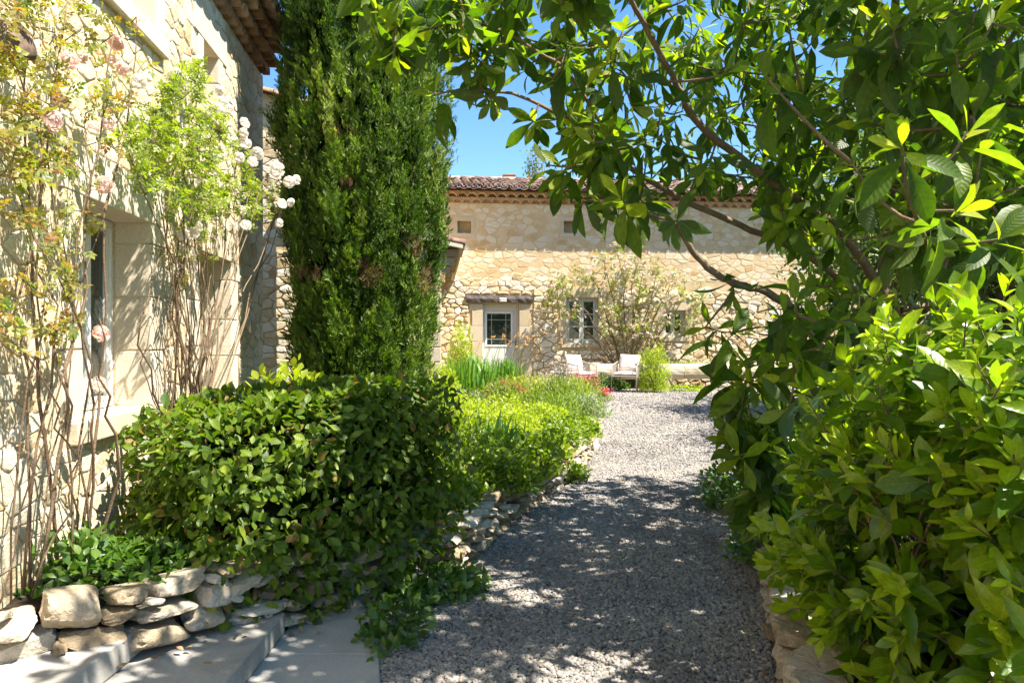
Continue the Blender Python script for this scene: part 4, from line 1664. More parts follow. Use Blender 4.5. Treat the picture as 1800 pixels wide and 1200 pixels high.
# ------------------------------------------------------------------ clipped hedge
def make_hedge():
    A, B = Vector((-1.86, 3.98, 0)), Vector((-0.74, 5.28, 0))
    C = (A + B) / 2 + Vector((0.055, -0.185, 0))
    u = (B - A).normalized()
    v = Vector((u.y, -u.x, 0))
    a, b, c = (B - A).length / 2 + 0.06, 0.46, 0.50
    zc = 0.76
    t = thing('hedge', 'dense rounded green hedge overhanging the low stone wall', 'hedge', (C.x, C.y, 0.3))
    n = 15500
    q = rand_unit(n)
    q[:, 2] = np.where(q[:, 2] < -0.75, -q[:, 2], q[:, 2])
    pw = 6.5
    rad = (np.abs(q[:, 0]) ** pw + np.abs(q[:, 1]) ** pw + np.abs(q[:, 2]) ** pw) ** (-1 / pw)
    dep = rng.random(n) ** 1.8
    loc = q * rad[:, None]
    lump_ = 1 + 0.09 * vnoise(loc * 2.6, 1.0) + 0.05 * vnoise(loc * 6, 3.0)
    k = (lump_ * (1 - 0.38 * dep))[:, None]
    loc = loc * k
    droopf = np.where(loc[:, 2] < -0.3, 1, 0)
    U, V = np.array(u), np.array(v)
    p = np.array(C)[None] + U[None] * (loc[:, 0:1] * a) + V[None] * (loc[:, 1:2] * b) + np.array([0, 0, 1])[None] * (zc + loc[:, 2:3] * c * np.where((loc[:, 2:3] < 0) & (loc[:, 1:2] > 0.2), 1.28, 1.0))
    hang = (loc[:, 1] > 0.6) & (loc[:, 2] < 0)
    p[:, 2] -= np.where(hang, rng.uniform(0, 0.12, n), 0)
    p[:, :2] += np.where(hang, rng.uniform(0, 0.12, n), 0)[:, None] * V[None, :2]
    p[:, 2] -= 0.13 * (1 - (loc[:, 0] + 1) / 2)            # lower towards the near end
    g = nrm(np.sign(q) * np.abs(q * rad[:, None]) ** (pw - 1) / np.array([a, b, c]))
    out = U[None] * g[:, 0:1] + V[None] * g[:, 1:2] + np.array([0, 0, 1])[None] * g[:, 2:3]
    ax = out * 0.35 + rng.normal(0, 0.55, (n, 3)) + np.array([0, 0, -0.35]) * (1 - np.abs(out[:, 2:3])) + np.array([0, 0, 0.35]) * np.clip(out[:, 2:3], 0, 1)
    nn = out + np.array([0, 0, 0.5]) + rng.normal(0, 0.35, (n, 3))
    s = rng.uniform(0.042, 0.085, n)
    T = frames(p, ax, nn, s)
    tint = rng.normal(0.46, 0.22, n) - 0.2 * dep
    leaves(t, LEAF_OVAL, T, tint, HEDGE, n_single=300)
    m = MB()
    for i in range(60):
        q0 = C + u * random.uniform(-a * 0.7, a * 0.7) + v * random.uniform(-0.15, 0.15)
        q1 = C + u * random.uniform(-a * 0.9, a * 0.9) + v * random.uniform(-0.42, 0.42)
        o = Vector(t.location)
        m.tube([Vector((q0.x, q0.y, 0.3)) - o, Vector(((q0.x + q1.x) / 2, (q0.y + q1.y) / 2, 0.65)) - o, Vector((q1.x, q1.y, random.uniform(0.75, 1.15))) - o], [0.012, 0.008, 0.003], 5)
    m.build('stems', M['bark'], t)['kind'] = 'stuff'
    m = MB()
    me = lump('dark_core', 5, 3, 0.1, 5, M['core'])
    o2 = part('dark_core', me, t, (0, 0, zc - 0.3 - 0.06), (0, 0, math.atan2(u.y, u.x)), (2 * a * 0.62, 2 * b * 0.58, 2 * c * 0.62))  # solid filler inside the hedge, its dark colour standing in for inner shade


make_hedge()


# ------------------------------------------------------------------ loquat tree
def grow(nodes, tips, lift=0.12, step=0.12):
    """join every tip to the nearest point of the tree so far; returns twigs as point lists"""
    pts = np.array(nodes, float)
    tips = np.array(tips, float)
    left = list(range(len(tips)))
    d = np.min(np.linalg.norm(tips[:, None] - pts[None], axis=2), axis=1)
    order = np.argsort(d)
    out = {}
    P_ = [pts]
    for i in order:
        allp = np.concatenate(P_)
        dd = np.linalg.norm(allp - tips[i], axis=1) + 0.25 * np.maximum(0, allp[:, 2] - tips[i][2])
        j = int(np.argmin(dd))
        a, b = allp[j], tips[i]
        ln = np.linalg.norm(b - a)
        k = max(3, int(ln / step) + 2)
        mid = (a + b) / 2 + np.array([0, 0, -lift * ln]) + rng.normal(0, 0.05 * ln + 0.003, 3)
        ts = np.linspace(0, 1, k)[:, None]
        c = (1 - ts) ** 2 * a + 2 * ts * (1 - ts) * mid + ts ** 2 * b
        out[int(i)] = c
        P_.append(c[1:])
    return out


def limb_points(pts, per=6):
    vs = [Vector(p) for p in pts]
    out = []
    n = len(vs)
    for i in range(n - 1):
        p0, p1, p2, p3 = vs[max(i - 1, 0)], vs[i], vs[i + 1], vs[min(i + 2, n - 1)]
        for j in range(per):
            t = j / per
            out.append(0.5 * ((2 * p1) + (-p0 + p2) * t + (2 * p0 - 5 * p1 + 4 * p2 - p3) * t * t + (-p0 + 3 * p1 - 3 * p2 + p3) * t ** 3))
    out.append(vs[-1])
    return out


def make_loquat():
    base = Vector((2.72, 5.6, 0.05))
    t = thing('loquat_tree', 'loquat tree with long ribbed leaves arching over the drive', 'tree', base)
    limbs = [
        ('trunk', [base - Vector((0, 0, 0.1)), P(1560, 760, 5.55), P(1556, 620, 5.5), P(1550, 500, 5.4)], 0.105, 0.085),
        ('limb', [P(1550, 510, 5.4), P(1480, 410, 5.1), P(1400, 350, 4.9), P(1330, 300, 4.7), P(1230, 220, 4.4), P(1190, 150, 4.2), P(1130, 40, 4.0), P(1090, -30, 3.8), P(1040, -130, 3.4)], 0.062, 0.014),
        ('limb', [P(1540, 540, 5.4), P(1420, 450, 5.2), P(1300, 395, 5.0), P(1190, 345, 4.8), P(1107, 293, 4.6), P(1067, 235, 4.5), P(990, 205, 4.4), P(900, 165, 4.3), P(800, 160, 4.2), P(768, 166, 4.2)], 0.045, 0.007),
        ('limb', [P(1067, 235, 4.5), P(1000, 130, 4.3), P(950, 95, 4.2), P(870, 50, 4.1), P(800, 42, 4.0), P(710, 62, 4.0), P(668, 58, 3.95)], 0.022, 0.006),
        ('limb', [P(1555, 700, 5.5), P(1440, 580, 4.9), P(1350, 515, 4.5), P(1290, 498, 4.3), P(1235, 462, 4.2), P(1195, 405, 4.1), P(1176, 384, 4.1)], 0.052, 0.022),
        ('limb', [P(1550, 500, 5.4), P(1562, 380, 5.5), P(1580, 200, 5.5), P(1575, 0, 5.4), P(1560, -200, 5.2)], 0.075, 0.03),
        ('limb', [P(1552, 520, 5.4), P(1620, 320, 5.2), P(1700, 200, 5.0), P(1800, 30, 4.8), P(1860, -70, 4.6)], 0.045, 0.02),
        ('limb', [P(1576, 20, 5.4), Vector((1.9, 4.0, 4.6)), Vector((1.1, 2.6, 4.5)), Vector((0.4, 1.6, 4.3)), Vector((-0.1, 1.0, 4.1))], 0.04, 0.012),
        ('limb', [P(1552, 560, 5.4), P(1640, 540, 4.4), P(1640, 470, 3.4), P(1600, 350, 2.7), P(1585, 262, 2.45)], 0.03, 0.009),
        ('limb', [P(1556, 620, 5.5), P(1500, 640, 4.7), P(1450, 610, 4.0), P(1405, 560, 3.6), P(1398, 535, 3.5)], 0.028, 0.009),
        ('limb', [P(1556, 660, 5.5), P(1430, 720, 4.8), P(1370, 760, 4.3), P(1335, 800, 4.1)], 0.025, 0.008),
    ]
    nodes = []
    for nm, pts, r0, r1 in limbs:
        lp = limb_points(pts)
        k = len(lp)
        m = MB()
        jit = [Vector((random.gauss(0, r0 * 0.05), random.gauss(0, r0 * 0.05), random.gauss(0, r0 * 0.05))) if 0 < i < k - 1 else Vector() for i in range(k)]
        m.tube([p + j - base for p, j in zip(lp, jit)], [0.58 * (r0 + (r1 - r0) * i / (k - 1)) for i in range(k)], 9)
        m.build(nm, M['bark'], t, smooth=True)
        if nm == 'limb':
            nodes += [tuple(p) for p in lp[3:]]
    tips, size = [], []

    def put(px, py, Y, s=1.0):
        tips.append(tuple(P(px, py, Y)))
        size.append(s)
    # hero rosettes
    for q in ((1585, 258, 2.42, 1.0), (1700, 232, 2.6, 0.95), (1398, 530, 3.5, 1.15), (660, 58, 3.95, 1.05), (762, 160, 4.2, 1.1), (1690, 370, 2.7, 1.0), (1640, 430, 3.0, 1.0), (1290, 515, 4.3, 1.0),
              (1325, 670, 4.0, 1.2), (1345, 860, 4.1, 1.2), (1330, 770, 4.1, 1.1), (1760, 420, 2.8, 1.0), (1500, 560, 3.4, 1.0), (1180, 390, 4.1, 0.9), (1240, 575, 4.1, 0.9), (1290, 585, 3.9, 1.1), (1385, 720, 3.7, 1.1),
              (1010, 340, 4.5, 1.1), (960, 290, 4.4, 1.0), (1060, 360, 4.4, 1.1), (1125, 350, 4.3, 1.1), (940, 215, 4.3, 0.9), (870, 180, 4.3, 0.9), (1340, 930, 4.2, 1.0), (1400, 640, 3.6, 1.1)):
        put(*q)
    dense = [(880, -60), (900, 120), (960, 180), (985, 250), (960, 300), (1010, 335), (1080, 350), (1140, 345), (1200, 290), (1290, 330), (1330, 390), (1420, 440), (1800, 470), (1900, 460), (1900, -60)]
    for (x, y) in sample_poly(dense, 430):
        lo = 3.7 if x < 1150 else (4.5 if x < 1480 and random.random() < 0.85 else 3.0)
        put(x, y, random.uniform(lo, 5.4 if x < 1100 else 6.6), random.uniform(0.8, 1.2))
    for (x, y) in sample_poly([(1230, -40), (1260, 300), (1400, 420), (1900, 470), (1900, -40)], 190):
        put(x, y, random.uniform(4.9, 6.8), random.uniform(0.9, 1.25))
    thin = [(640, -60), (640, 60), (700, 110), (800, 120), (880, 150), (900, -60)]
    for (x, y) in sample_poly(thin, 40):
        put(x, y, random.uniform(3.7, 4.5), random.uniform(0.8, 1.1))
    low = [(1350, 520), (1500, 480), (1620, 520), (1600, 640), (1450, 700), (1400, 900), (1350, 930), (1320, 860), (1330, 700), (1310, 590)]
    for (x, y) in sample_poly(low, 46):
        put(x, y, random.uniform(3.9, 5.2), random.uniform(0.9, 1.2))
    for (x, y) in sample_poly([(1265, 630), (1340, 620), (1345, 920), (1300, 900)], 16):
        put(x, y, random.uniform(3.9, 4.6), random.uniform(0.95, 1.2))
    # crown overhead and to the side, above the frame
    c = 0
    while c < 560:
        x, y, z = (random.uniform(-0.1, 4.2), random.uniform(0.0, 5.6), random.uniform(3.5, 5.0)) if c > 410 else (random.uniform(1.5, 3.6), random.uniform(2.3, 4.6), random.uniform(3.4, 5.0)) if c > 320 else (random.uniform(0.7, 1.9), random.uniform(1.5, 3.1), random.uniform(3.5, 4.4)) if c > 250 else (random.uniform(1.4, 4.3), random.uniform(2.1, 5.8), random.uniform(3.4, 5.2)) if c > 130 else (random.uniform(0.0, 1.9), random.uniform(0.8, 3.8), random.uniform(3.3, 4.4))
        if ((x - 2.1) / 2.5) ** 2 + ((y - 2.9) / 3.3) ** 2 > 1:
            continue
        if y > 0.2 and (z - 0.30 - EYE) / y < 0.475 and abs(x / y) < 0.74:
            continue
        kx, ky = SUN.x / SUN.z, SUN.y / SUN.z            # where its shade falls
        if 0.65 < x - (z - 1.0) * kx < 2.5 and 1.1 < y - (z - 1.0) * ky < 3.35:
            continue
        if x - (z - 1.1) * kx < -0.95 and y - (z - 1.1) * ky > 3.5:
            continue
        if y - z * ky > 6.7:
            continue
        tips.append((x, y, z))
        size.append(random.uniform(0.9, 1.2))
        c += 1
    tw = grow(nodes, tips)
    m = MB()
    o = np.array(base)
    Ps, As, Ns, Ss, Ti, Wh = [], [], [], [], [], []
    for i, cpts in tw.items():
        ln = float(np.sum(np.linalg.norm(np.diff(cpts, axis=0), axis=1)))
        r0 = min(0.006 + 0.010 * ln, 0.018)
        m.tube([Vector(q - o) for q in cpts], list(np.linspace(r0, 0.0045, len(cpts))), 5, cap=False)
        tip = cpts[-1]
        td = nrm((cpts[-1] - cpts[-2])[None])[0] + np.array([0, 0, 0.55]) + rng.normal(0, 0.2, 3)
        td /= np.linalg.norm(td)
        e1 = np.cross(td, [0.31, 0.52, 0.8])
        e1 /= np.linalg.norm(e1)
        e2 = np.cross(td, e1)
        k = random.randint(8, 12)
        ph = random.uniform(0, 6.28)
        for j in range(k):
            f = j / (k - 1)
            th = math.radians(22 + 95 * f + random.uniform(-14, 14))
            az = ph + j * 2.399 + random.uniform(-0.3, 0.3)
            rd = e1 * math.cos(az) + e2 * math.sin(az)
            ax = td * math.cos(th) + rd * math.sin(th)
            ax = ax + np.array([0, 0, -0.75]) * f
            nn = td * math.sin(th) - rd * math.cos(th)
            nn = nn + np.array([0, 0, 0.25])
            Ps.append(tip - td * 0.09 * f * 1.3)
            As.append(ax)
            Ns.append(nn)
            Ss.append((1.16 if tip[1] < 4.6 else 1.0) * size[i] * random.uniform(0.105, 0.18) * (0.72 + 0.55 * min(1, f * 1.8)))
            Ti.append(max(0.02, 0.88 - 0.8 * f + random.gauss(0, 0.15)))
            Wh.append(random.choice((0, 2)) if f < 0.4 else random.choice((0, 1, 1, 3)))
    m.build('twigs', M['bark'], t, smooth=True)['kind'] = 'stuff'
    T = frames(np.array(Ps), np.array(As), np.array(Ns), np.array(Ss))
    leaves(t, LEAF_LOQ, T, np.array(Ti), LOQUAT, n_single=300, which=np.array(Wh))


make_loquat()


# ------------------------------------------------------------------ laurel bush in the right foreground
def make_laurel():
    base = Vector((1.85, 2.75, 0.2))
    t = thing('laurel_bush', 'glossy leaved laurel bush filling the near corner of the drive', 'bush', base)
    poly = [(1400, 650), (1480, 610), (1560, 540), (1620, 500), (1800, 490), (1950, 500), (1950, 1300), (1440, 1300), (1400, 1150), (1365, 1060), (1335, 980), (1330, 910), (1390, 850), (1370, 780), (1390, 720)]
    tips = []
    for (x, y) in sample_poly(poly, 400):
        Y = np.interp(x, [1330, 1500, 1800, 1950], [3.3, 2.6, 1.9, 1.7]) + random.uniform(-0.22, 0.65)
        q = P(x, y, Y)
        if q.z < 0.12:
            continue
        tips.append(tuple(q))
    m = MB()
    Ps, As, Ns, Ss, Ti = [], [], [], [], []
    ob = np.array(base)
    for q in tips:
        q = np.array(q)
        b = np.array([base.x + random.uniform(-0.35, 0.45), base.y + random.uniform(-0.5, 0.5), 0.2])
        mid = b * 0.45 + q * 0.55 + np.array([0, 0, 0.12 if q[2] > 0.6 else 0.25])
        ts = np.linspace(0, 1, 12)[:, None]
        c = (1 - ts) ** 2 * b + 2 * ts * (1 - ts) * mid + ts ** 2 * q
        m.tube([Vector(x - ob) for x in c], list(np.linspace(0.009, 0.0022, 12)), 5, cap=False)
        d = nrm((c[-1] - c[-3])[None])[0]
        ln = random.uniform(0.22, 0.42)
        s = 0.0
        ph = random.uniform(0, 3)
        L_ = float(np.sum(np.linalg.norm(np.diff(c, axis=0), axis=1)))
        while s < ln:
            tt = 1 - s / L_
            pos = (1 - tt) ** 2 * b + 2 * tt * (1 - tt) * mid + tt ** 2 * q
            f = s / ln
            e1 = np.cross(d, [0.2, 0.4, 0.9])
            e1 /= np.linalg.norm(e1)
            e2 = np.cross(d, e1)
            for side in (0, math.pi):
                az = ph + side + random.uniform(-0.6, 0.6)
                rd = e1 * math.cos(az) + e2 * math.sin(az)
                op = 0.35 + 0.85 * f + random.uniform(-0.3, 0.45)
                ax = d * math.cos(op) + rd * math.sin(op) + np.array([0, 0, -0.35 * f]) + rng.normal(0, 0.15, 3)
                Ps.append(pos)
                As.append(ax)
                Ns.append(d * math.sin(op) - rd * math.cos(op) + np.array([0, 0, 0.45]) + rng.normal(0, 0.42, 3))
                Ss.append(random.uniform(0.07, 0.14) * (0.62 + 0.5 * min(1, f * 2.5)))
                Ti.append(0.85 - 0.55 * f + random.gauss(0, 0.18))
            ph += 1.45
            s += random.uniform(0.035, 0.06)
    m.build('shoots', M['bark'], t, smooth=True)['kind'] = 'stuff'
    T = frames(np.array(Ps), np.array(As), np.array(Ns), np.array(Ss))
    leaves(t, LEAF_LAUREL, T, np.array(Ti), LAUREL, n_single=300)


make_laurel()


# ------------------------------------------------------------------ climbing roses on the left house
def bloom_mesh(seed, mat, open_=1.0):
    """full cupped rose: shells of overlapping petals, tight in the middle, the outer ones flaring"""
    r = random.Random(seed)
    v, f, uv = [], [], []
    layers = ((0.14, 4, 0.15, 0.0), (0.22, 5, 0.28, 0.02), (0.30, 6, 0.42, 0.05), (0.38, 6, 0.62, 0.09), (0.45, 7, 0.86, 0.12), (0.50, 7, 1.15 * open_, 0.10))
    for R_, n, top, flare in layers:
        for k in range(n):
            a = 2 * math.pi * k / n + r.uniform(-0.25, 0.25)
            b = len(v)
            tp = top + r.uniform(-0.08, 0.12)
            for i in range(5):
                t = i / 4
                phi = 2.55 + (tp - 2.55) * t
                for j in range(4):
                    s = (j / 3 - 0.5) * 2
                    w = (1.25 if n < 6 else 1.0) * math.sin(math.pi * (0.22 + 0.56 * t)) * 3.3 / n
                    rim = flare * t ** 4
                    rr = (R_ * math.sin(phi) + rim) * (1 + 0.05 * s * s * t) + r.uniform(-0.006, 0.006)
                    zz = 0.30 + R_ * 0.78 * math.cos(phi) - 0.05 * s * s * t - rim * 0.4
                    an = a + s * w
                    v.append((rr * math.cos(an), rr * math.sin(an), zz))
                    uv.append((t, 0.5))
            for i in range(4):
                for j in range(3):
                    q = b + i * 4 + j
                    f.append((q, q + 1, q + 5, q + 4))
    return inst_mesh('rose_bloom', [(v, f, uv)], np.eye(4)[None], np.array([0]), np.array([0.5]), mat)


BL_PINK = [bloom_mesh(i, M['petal'], 1.0 + 0.1 * i) for i in range(3)]
BL_WHITE = [bloom_mesh(10 + i, M['petal_white'], 1.0 + 0.1 * i) for i in range(3)]
NRM_L = Vector((math.cos(ROT), math.sin(ROT), 0))


def on_facade(px, py, off):
    """point `off` metres in front of the left house's wall, on the line of sight of a pixel"""
    r = (px - 900) / F
    Y = (1.8 - off) / (-r - 0.1)
    return P(px, py, Y)


def climber(name, label, bases, tip_px, blooms, mats, bmesh_list, n_leaf, leaf_poly, leaf_size, off=(0.05, 0.3), extra_stems=0, cat='rose bush', stem_r=0.012, bloom_size=0.10):
    b0 = Vector(bases[0])
    t = thing(name, label, cat, b0)
    ob = np.array(b0)
    nodes = []
    m = MB()
    stem_pts = []
    for (px, py) in tip_px:
        b = Vector(random.choice(bases)) + Vector((random.uniform(0, 0.06), random.uniform(-0.12, 0.12), 0))
        e = on_facade(px, py, random.uniform(*off))
        k = 12
        pts = []
        w = [random.gauss(0, 0.05), random.gauss(0, 0.05)]
        for i in range(k):
            tt = i / (k - 1)
            p = b.lerp(e, tt)
            # rise first, then lean over
            p.z = b.z + (e.z - b.z) * (tt ** 0.8)
            w[0] += random.gauss(0, 0.028)
            w[1] += random.gauss(0, 0.02)
            p += Vector((0, 1, 0)) * w[0] * math.sin(math.pi * tt) * 2 + NRM_L * abs(w[1]) * math.sin(math.pi * tt)
            lim = facade_x(p.y) + 0.045
            if p.x < lim and p.y < 7.55:
                p.x = lim + random.uniform(0, 0.02)
            pts.append(p)
        r0 = stem_r * random.uniform(0.35, 1.2)
        m = MB()
        m.tube([p - b0 for p in pts], [r0 + (0.003 - r0) * i / (k - 1) for i in range(k)], 6)
        m.build('stem', M['rose_wood'], t, smooth=True)
        stem_pts += [tuple(p) for p in pts]
    # fine side shoots carry the leaves
    tips = []
    for (px, py) in sample_poly(leaf_poly, n_leaf // 7):
        tips.append(tuple(on_facade(px, py, random.uniform(*off))))
    tw = grow(stem_pts, tips, lift=-0.05, step=0.06)
    m = MB()
    Ps, As, Ns, Ss = [], [], [], []
    for i, c in tw.items():
        m.tube([Vector(q - ob) for q in c], list(np.linspace(0.0035, 0.0015, len(c))), 4, cap=False)
        for j in range(7):
            tt = random.random() ** 0.6
            q = c[min(int(tt * (len(c) - 1) + 0.5), len(c) - 1)] + rng.normal(0, 0.012, 3)
            Ps.append(q)
            As.append(rng.normal(0, 0.7, 3) + np.array([0.35, -0.1, -0.1]))
            Ns.append(np.array([0.5, -0.15, 0.8]) + rng.normal(0, 0.4, 3))
            Ss.append(random.uniform(*leaf_size))
    m.build('side_shoots', M['stem'], t)['kind'] = 'stuff'
    T = frames(np.array(Ps), np.array(As), np.array(Ns), np.array(Ss))
    tint = np.clip(rng.normal(0.5, 0.3, len(T)), 0, 1)
    leaves(t, LEAF_ROSE, T, tint, mats, n_single=220)
    for (px, py, s, o_) in blooms:
        q = on_facade(px, py, o_)
        view = (Vector((0, 0, EYE)) - q).normalized()
        ax = (view * 0.75 + NRM_L * 0.4 + Vector((random.gauss(0, 0.25), random.gauss(0, 0.25), random.gauss(0.1, 0.3)))).normalized()
        sc = s / F * q.y / 1.3
        o = bpy.data.objects.new('rose_bloom', random.choice(bmesh_list))
        link(o, t)
        o.matrix_local = Matrix.Translation(q - b0 - ax * sc * 0.25) @ ax.to_track_quat('Z', 'Y').to_matrix().to_4x4() @ Matrix.Rotation(random.uniform(0, 6), 4, 'Z') @ Matrix.Scale(sc, 4)
    return t


soil = 0.43
climber('climbing_rose', 'climbing rose with bronze leaves and pale pink blooms round the near window', [(-2.07, 2.98, soil), (-2.08, 3.12, soil), (-2.08, 3.28, soil), (-2.09, 3.45, soil), (-2.11, 3.6, soil)],
        [(20, 300), (60, 60), (120, -20), (150, 200), (90, 180), (30, 120), (200, 60), (110, 420), (60, 420), (210, 240), (45, 620), (240, 30), (175, 560), (168, 660)],
        [(92, 212, 48, 0.3), (120, 107, 36, 0.25), (205, 75, 30, 0.25), (108, 178, 30, 0.22), (190, 215, 32, 0.2), (165, 225, 30, 0.2), (215, 122, 26, 0.22), (195, 105, 22, 0.2), (145, 103, 22, 0.18), (177, 586, 34, 0.22), (174, 676, 34, 0.22), (183, 325, 34, 0.2), (30, 25, 30, 0.25)],
        ROSE, BL_PINK, 1000, [(-40, -40), (110, -40), (200, 30), (270, 90), (230, 190), (200, 300), (160, 380), (140, 520), (110, 620), (60, 580), (-40, 640)], (0.045, 0.085), (0.06, 0.34), stem_r=0.0085)
climber('climbing_rose', 'white climbing rose with fresh green leaves spilling past the house corner', [(-2.27, 4.95, soil), (-2.30, 5.15, soil), (-2.33, 5.35, soil), (-2.36, 5.6, soil)],
        [(300, 160), (330, 260), (380, 200), (420, 260), (350, 330), (300, 330), (250, 220), (270, 300), (440, 330), (470, 300), (505, 325), (495, 355), (520, 318), (430, 395), (380, 380), (330, 400), (310, 440), (360, 420), (230, 280), (400, 300), (345, 180), (290, 380)],
        [(310, 140, 46, 0.2), (243, 143, 32, 0.25), (322, 157, 24, 0.2), (430, 216, 22, 0.4), (428, 234, 20, 0.4), (430, 252, 26, 0.4), (452, 270, 26, 0.5), (444, 285, 22, 0.5), (486, 298, 32, 0.6), (508, 320, 24, 0.65), (520, 316, 20, 0.65), (495, 358, 22, 0.6), (510, 356, 20, 0.6), (432, 396, 22, 0.45), (340, 408, 24, 0.2), (322, 412, 26, 0.2), (350, 398, 22, 0.2), (420, 277, 22, 0.4), (385, 195, 24, 0.3), (392, 180, 22, 0.3), (402, 192, 20, 0.3), (425, 370, 18, 0.4), (490, 392, 18, 0.55), (386, 160, 20, 0.3)],
        ROSEB, BL_WHITE, 2300, [(215, 250), (240, 190), (300, 140), (325, 100), (350, 110), (370, 160), (400, 205), (455, 290), (515, 330), (490, 372), (440, 400), (415, 370), (370, 380), (330, 410), (280, 330), (240, 320)], (0.045, 0.08), (0.06, 0.42), stem_r=0.008, cat='rose bush')
climber('climbing_rose', 'sparse bare rose stems trained up the wall between window and door', [(-2.24, 4.75, soil), (-2.27, 5.0, soil), (-2.29, 5.2, soil)],
        [(290, 420), (300, 470), (320, 450), (335, 480), (345, 430), (310, 500), (355, 470), (280, 520), (325, 540), (365, 440), (300, 560), (350, 560), (330, 420), (285, 590), (370, 420), (360, 500)],
        [], ROSE, BL_WHITE, 170, [(275, 395), (390, 395), (385, 470), (300, 500)], (0.035, 0.06), (0.04, 0.16), stem_r=0.009)


# ------------------------------------------------------------------ wall lamp by the near rose
def make_wall_lamp():
    q = on_facade(6, 84, 0.14)
    t = thing('wall_lamp', 'rusty domed metal wall lamp half hidden by rose leaves', 'lamp', q)
    m = MB()
    seg, rings = 16, 7
    v, f = [], []
    for th in (0.0, 0.008):
        for i in range(rings + 1):
            a = math.pi / 2 * i / rings
            for k in range(seg):
                b = 2 * math.pi * k / seg
                rr = (0.11 - th) * math.sin(a) if i else 0.001
                v.append((rr * math.cos(b), rr * math.sin(b), (0.10 - th) * math.cos(a)))
    w = (rings + 1) * seg
    for i in range(rings):
        for k in range(seg):
            k2 = (k + 1) % seg
            f.append((i * seg + k, (i + 1) * seg + k, (i + 1) * seg + k2, i * seg + k2))
            f.append((w + i * seg + k, w + i * seg + k2, w + (i + 1) * seg + k2, w + (i + 1) * seg + k))
    for k in range(seg):
        k2 = (k + 1) % seg
        f.append((rings * seg + k, w + rings * seg + k, w + rings * seg + k2, rings * seg + k2))
    m.add(v, f)
    d = m.build('shade', M['rust'], t, smooth=True)
    d.rotation_euler = (0.5, 0.3, 0.4)
    m = MB()
    m.tube([-NRM_L * 0.16 + Vector((0, 0, 0.1)), -NRM_L * 0.06 + Vector((0, 0, 0.14)), Vector((0, 0, 0.09))], 0.011, 8)
    m.build('arm', M['rust'], t, smooth=True)
    m = MB()
    m.tube([-NRM_L * 0.17 + Vector((0, 0, 0.1)), -NRM_L * 0.15 + Vector((0, 0, 0.1))], 0.05, 14)
    m.build('wall_plate', M['rust'], t)
    part('bulb', lump('bulb', 3, 2, 0.0, 2, M['lamp_body']), t, (0, 0, 0.03), (0, 0, 0), (0.06, 0.06, 0.085))


make_wall_lamp()


# ------------------------------------------------------------------ bed planting
def plant(name, label, cat, x, y, r, h, n, leaf, variants, mats, z=None, up=0.5, stems=14, flower=None, shape=2.4, group=None, tint=(0.5, 0.25), n_single=0, ry=None, stem_mat=None):
    """leafy mound: leaves spread through a lumpy dome on thin stems; flower = (material, count, size, height above the dome)"""
    z = (bed_top(x, y) - 0.03) if z is None else z
    t = thing(name, label, cat, (x, y, z), group=group)
    q = rand_unit(n)
    q[:, 2] = np.abs(q[:, 2])
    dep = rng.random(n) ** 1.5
    rad = (np.abs(q[:, 0]) ** shape + np.abs(q[:, 1]) ** shape + np.abs(q[:, 2]) ** shape) ** (-1 / shape)
    sd = rng.uniform(0, 20)
    k = rad * (1 + 0.22 * vnoise(q * 3.2, sd) + 0.12 * vnoise(q * 7, sd + 3)) * (1 - 0.55 * dep)
    ry = ry or r
    loc = q * k[:, None] * np.array([r, ry, h])
    p = loc + np.array([x, y, z + 0.02])
    ax = q * np.array([1, 1, 0.6]) * 0.6 + np.array([0, 0, up]) + rng.normal(0, 0.45, (n, 3))
    nn = q * 0.7 + np.array([0, 0, 0.7]) + rng.normal(0, 0.4, (n, 3))
    T = frames(p, ax, nn, rng.uniform(leaf[0], leaf[1], n))
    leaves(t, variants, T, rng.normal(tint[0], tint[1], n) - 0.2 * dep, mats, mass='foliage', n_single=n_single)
    m = MB()
    for i in range(stems):
        a = random.uniform(0, 6.28)
        rr = random.uniform(0.2, 0.85)
        e = Vector((math.cos(a) * rr * r, math.sin(a) * rr * ry, h * math.sqrt(max(0.05, 1 - rr * rr)) * 0.9))
        m.tube([(e.x * 0.15, e.y * 0.15, -0.03), (e.x * 0.6, e.y * 0.6, e.z * 0.55), e], [0.007, 0.005, 0.002], 5, cap=False)
    o = m.build('stems', stem_mat or M['stem'], t)
    o['kind'] = 'stuff'
    if flower:
        mat, cnt, fs, hh = flower[:4]
        Ps, As, Ns, Ss = [], [], [], []
        m = MB()
        for i in range(cnt):
            a = random.uniform(0, 6.28)
            rr = random.uniform(0.1, 1.0)
            b = np.array([math.cos(a) * rr * r * 0.7, math.sin(a) * rr * ry * 0.7, h * math.sqrt(max(0.0, 1 - rr * rr * 0.8)) * 0.8])
            e = b * np.array([1.25, 1.25, 1]) + np.array([random.gauss(0, 0.05), random.gauss(0, 0.05), hh * random.uniform(0.4, 1.2)])
            m.tube([tuple(b * 0.3), tuple(b), tuple(e)], [0.003, 0.0025, 0.0015], 4, cap=False)
            for j in range(flower[4] if len(flower) > 4 else 6):
                Ps.append(e + np.array([x, y, z]) + rng.normal(0, fs * 0.7, 3) + np.array([0, 0, -random.random() * hh * 0.35]))
                As.append(rng.normal(0, 1, 3))
                Ns.append(rng.normal(0, 1, 3))
                Ss.append(fs * random.uniform(0.7, 1.3))
        o = m.build('flower_stems', M['stem'], t)
        o['kind'] = 'stuff'
        T = frames(np.array(Ps), np.array(As), np.array(Ns), np.array(Ss))
        o = part('flowers', inst_mesh('flowers', LEAF_SMALL, T, rng.integers(0, 2, len(T)), rng.random(len(T)), mat, np.array([x, y, z])), t)
        o['kind'] = 'stuff'
    return t


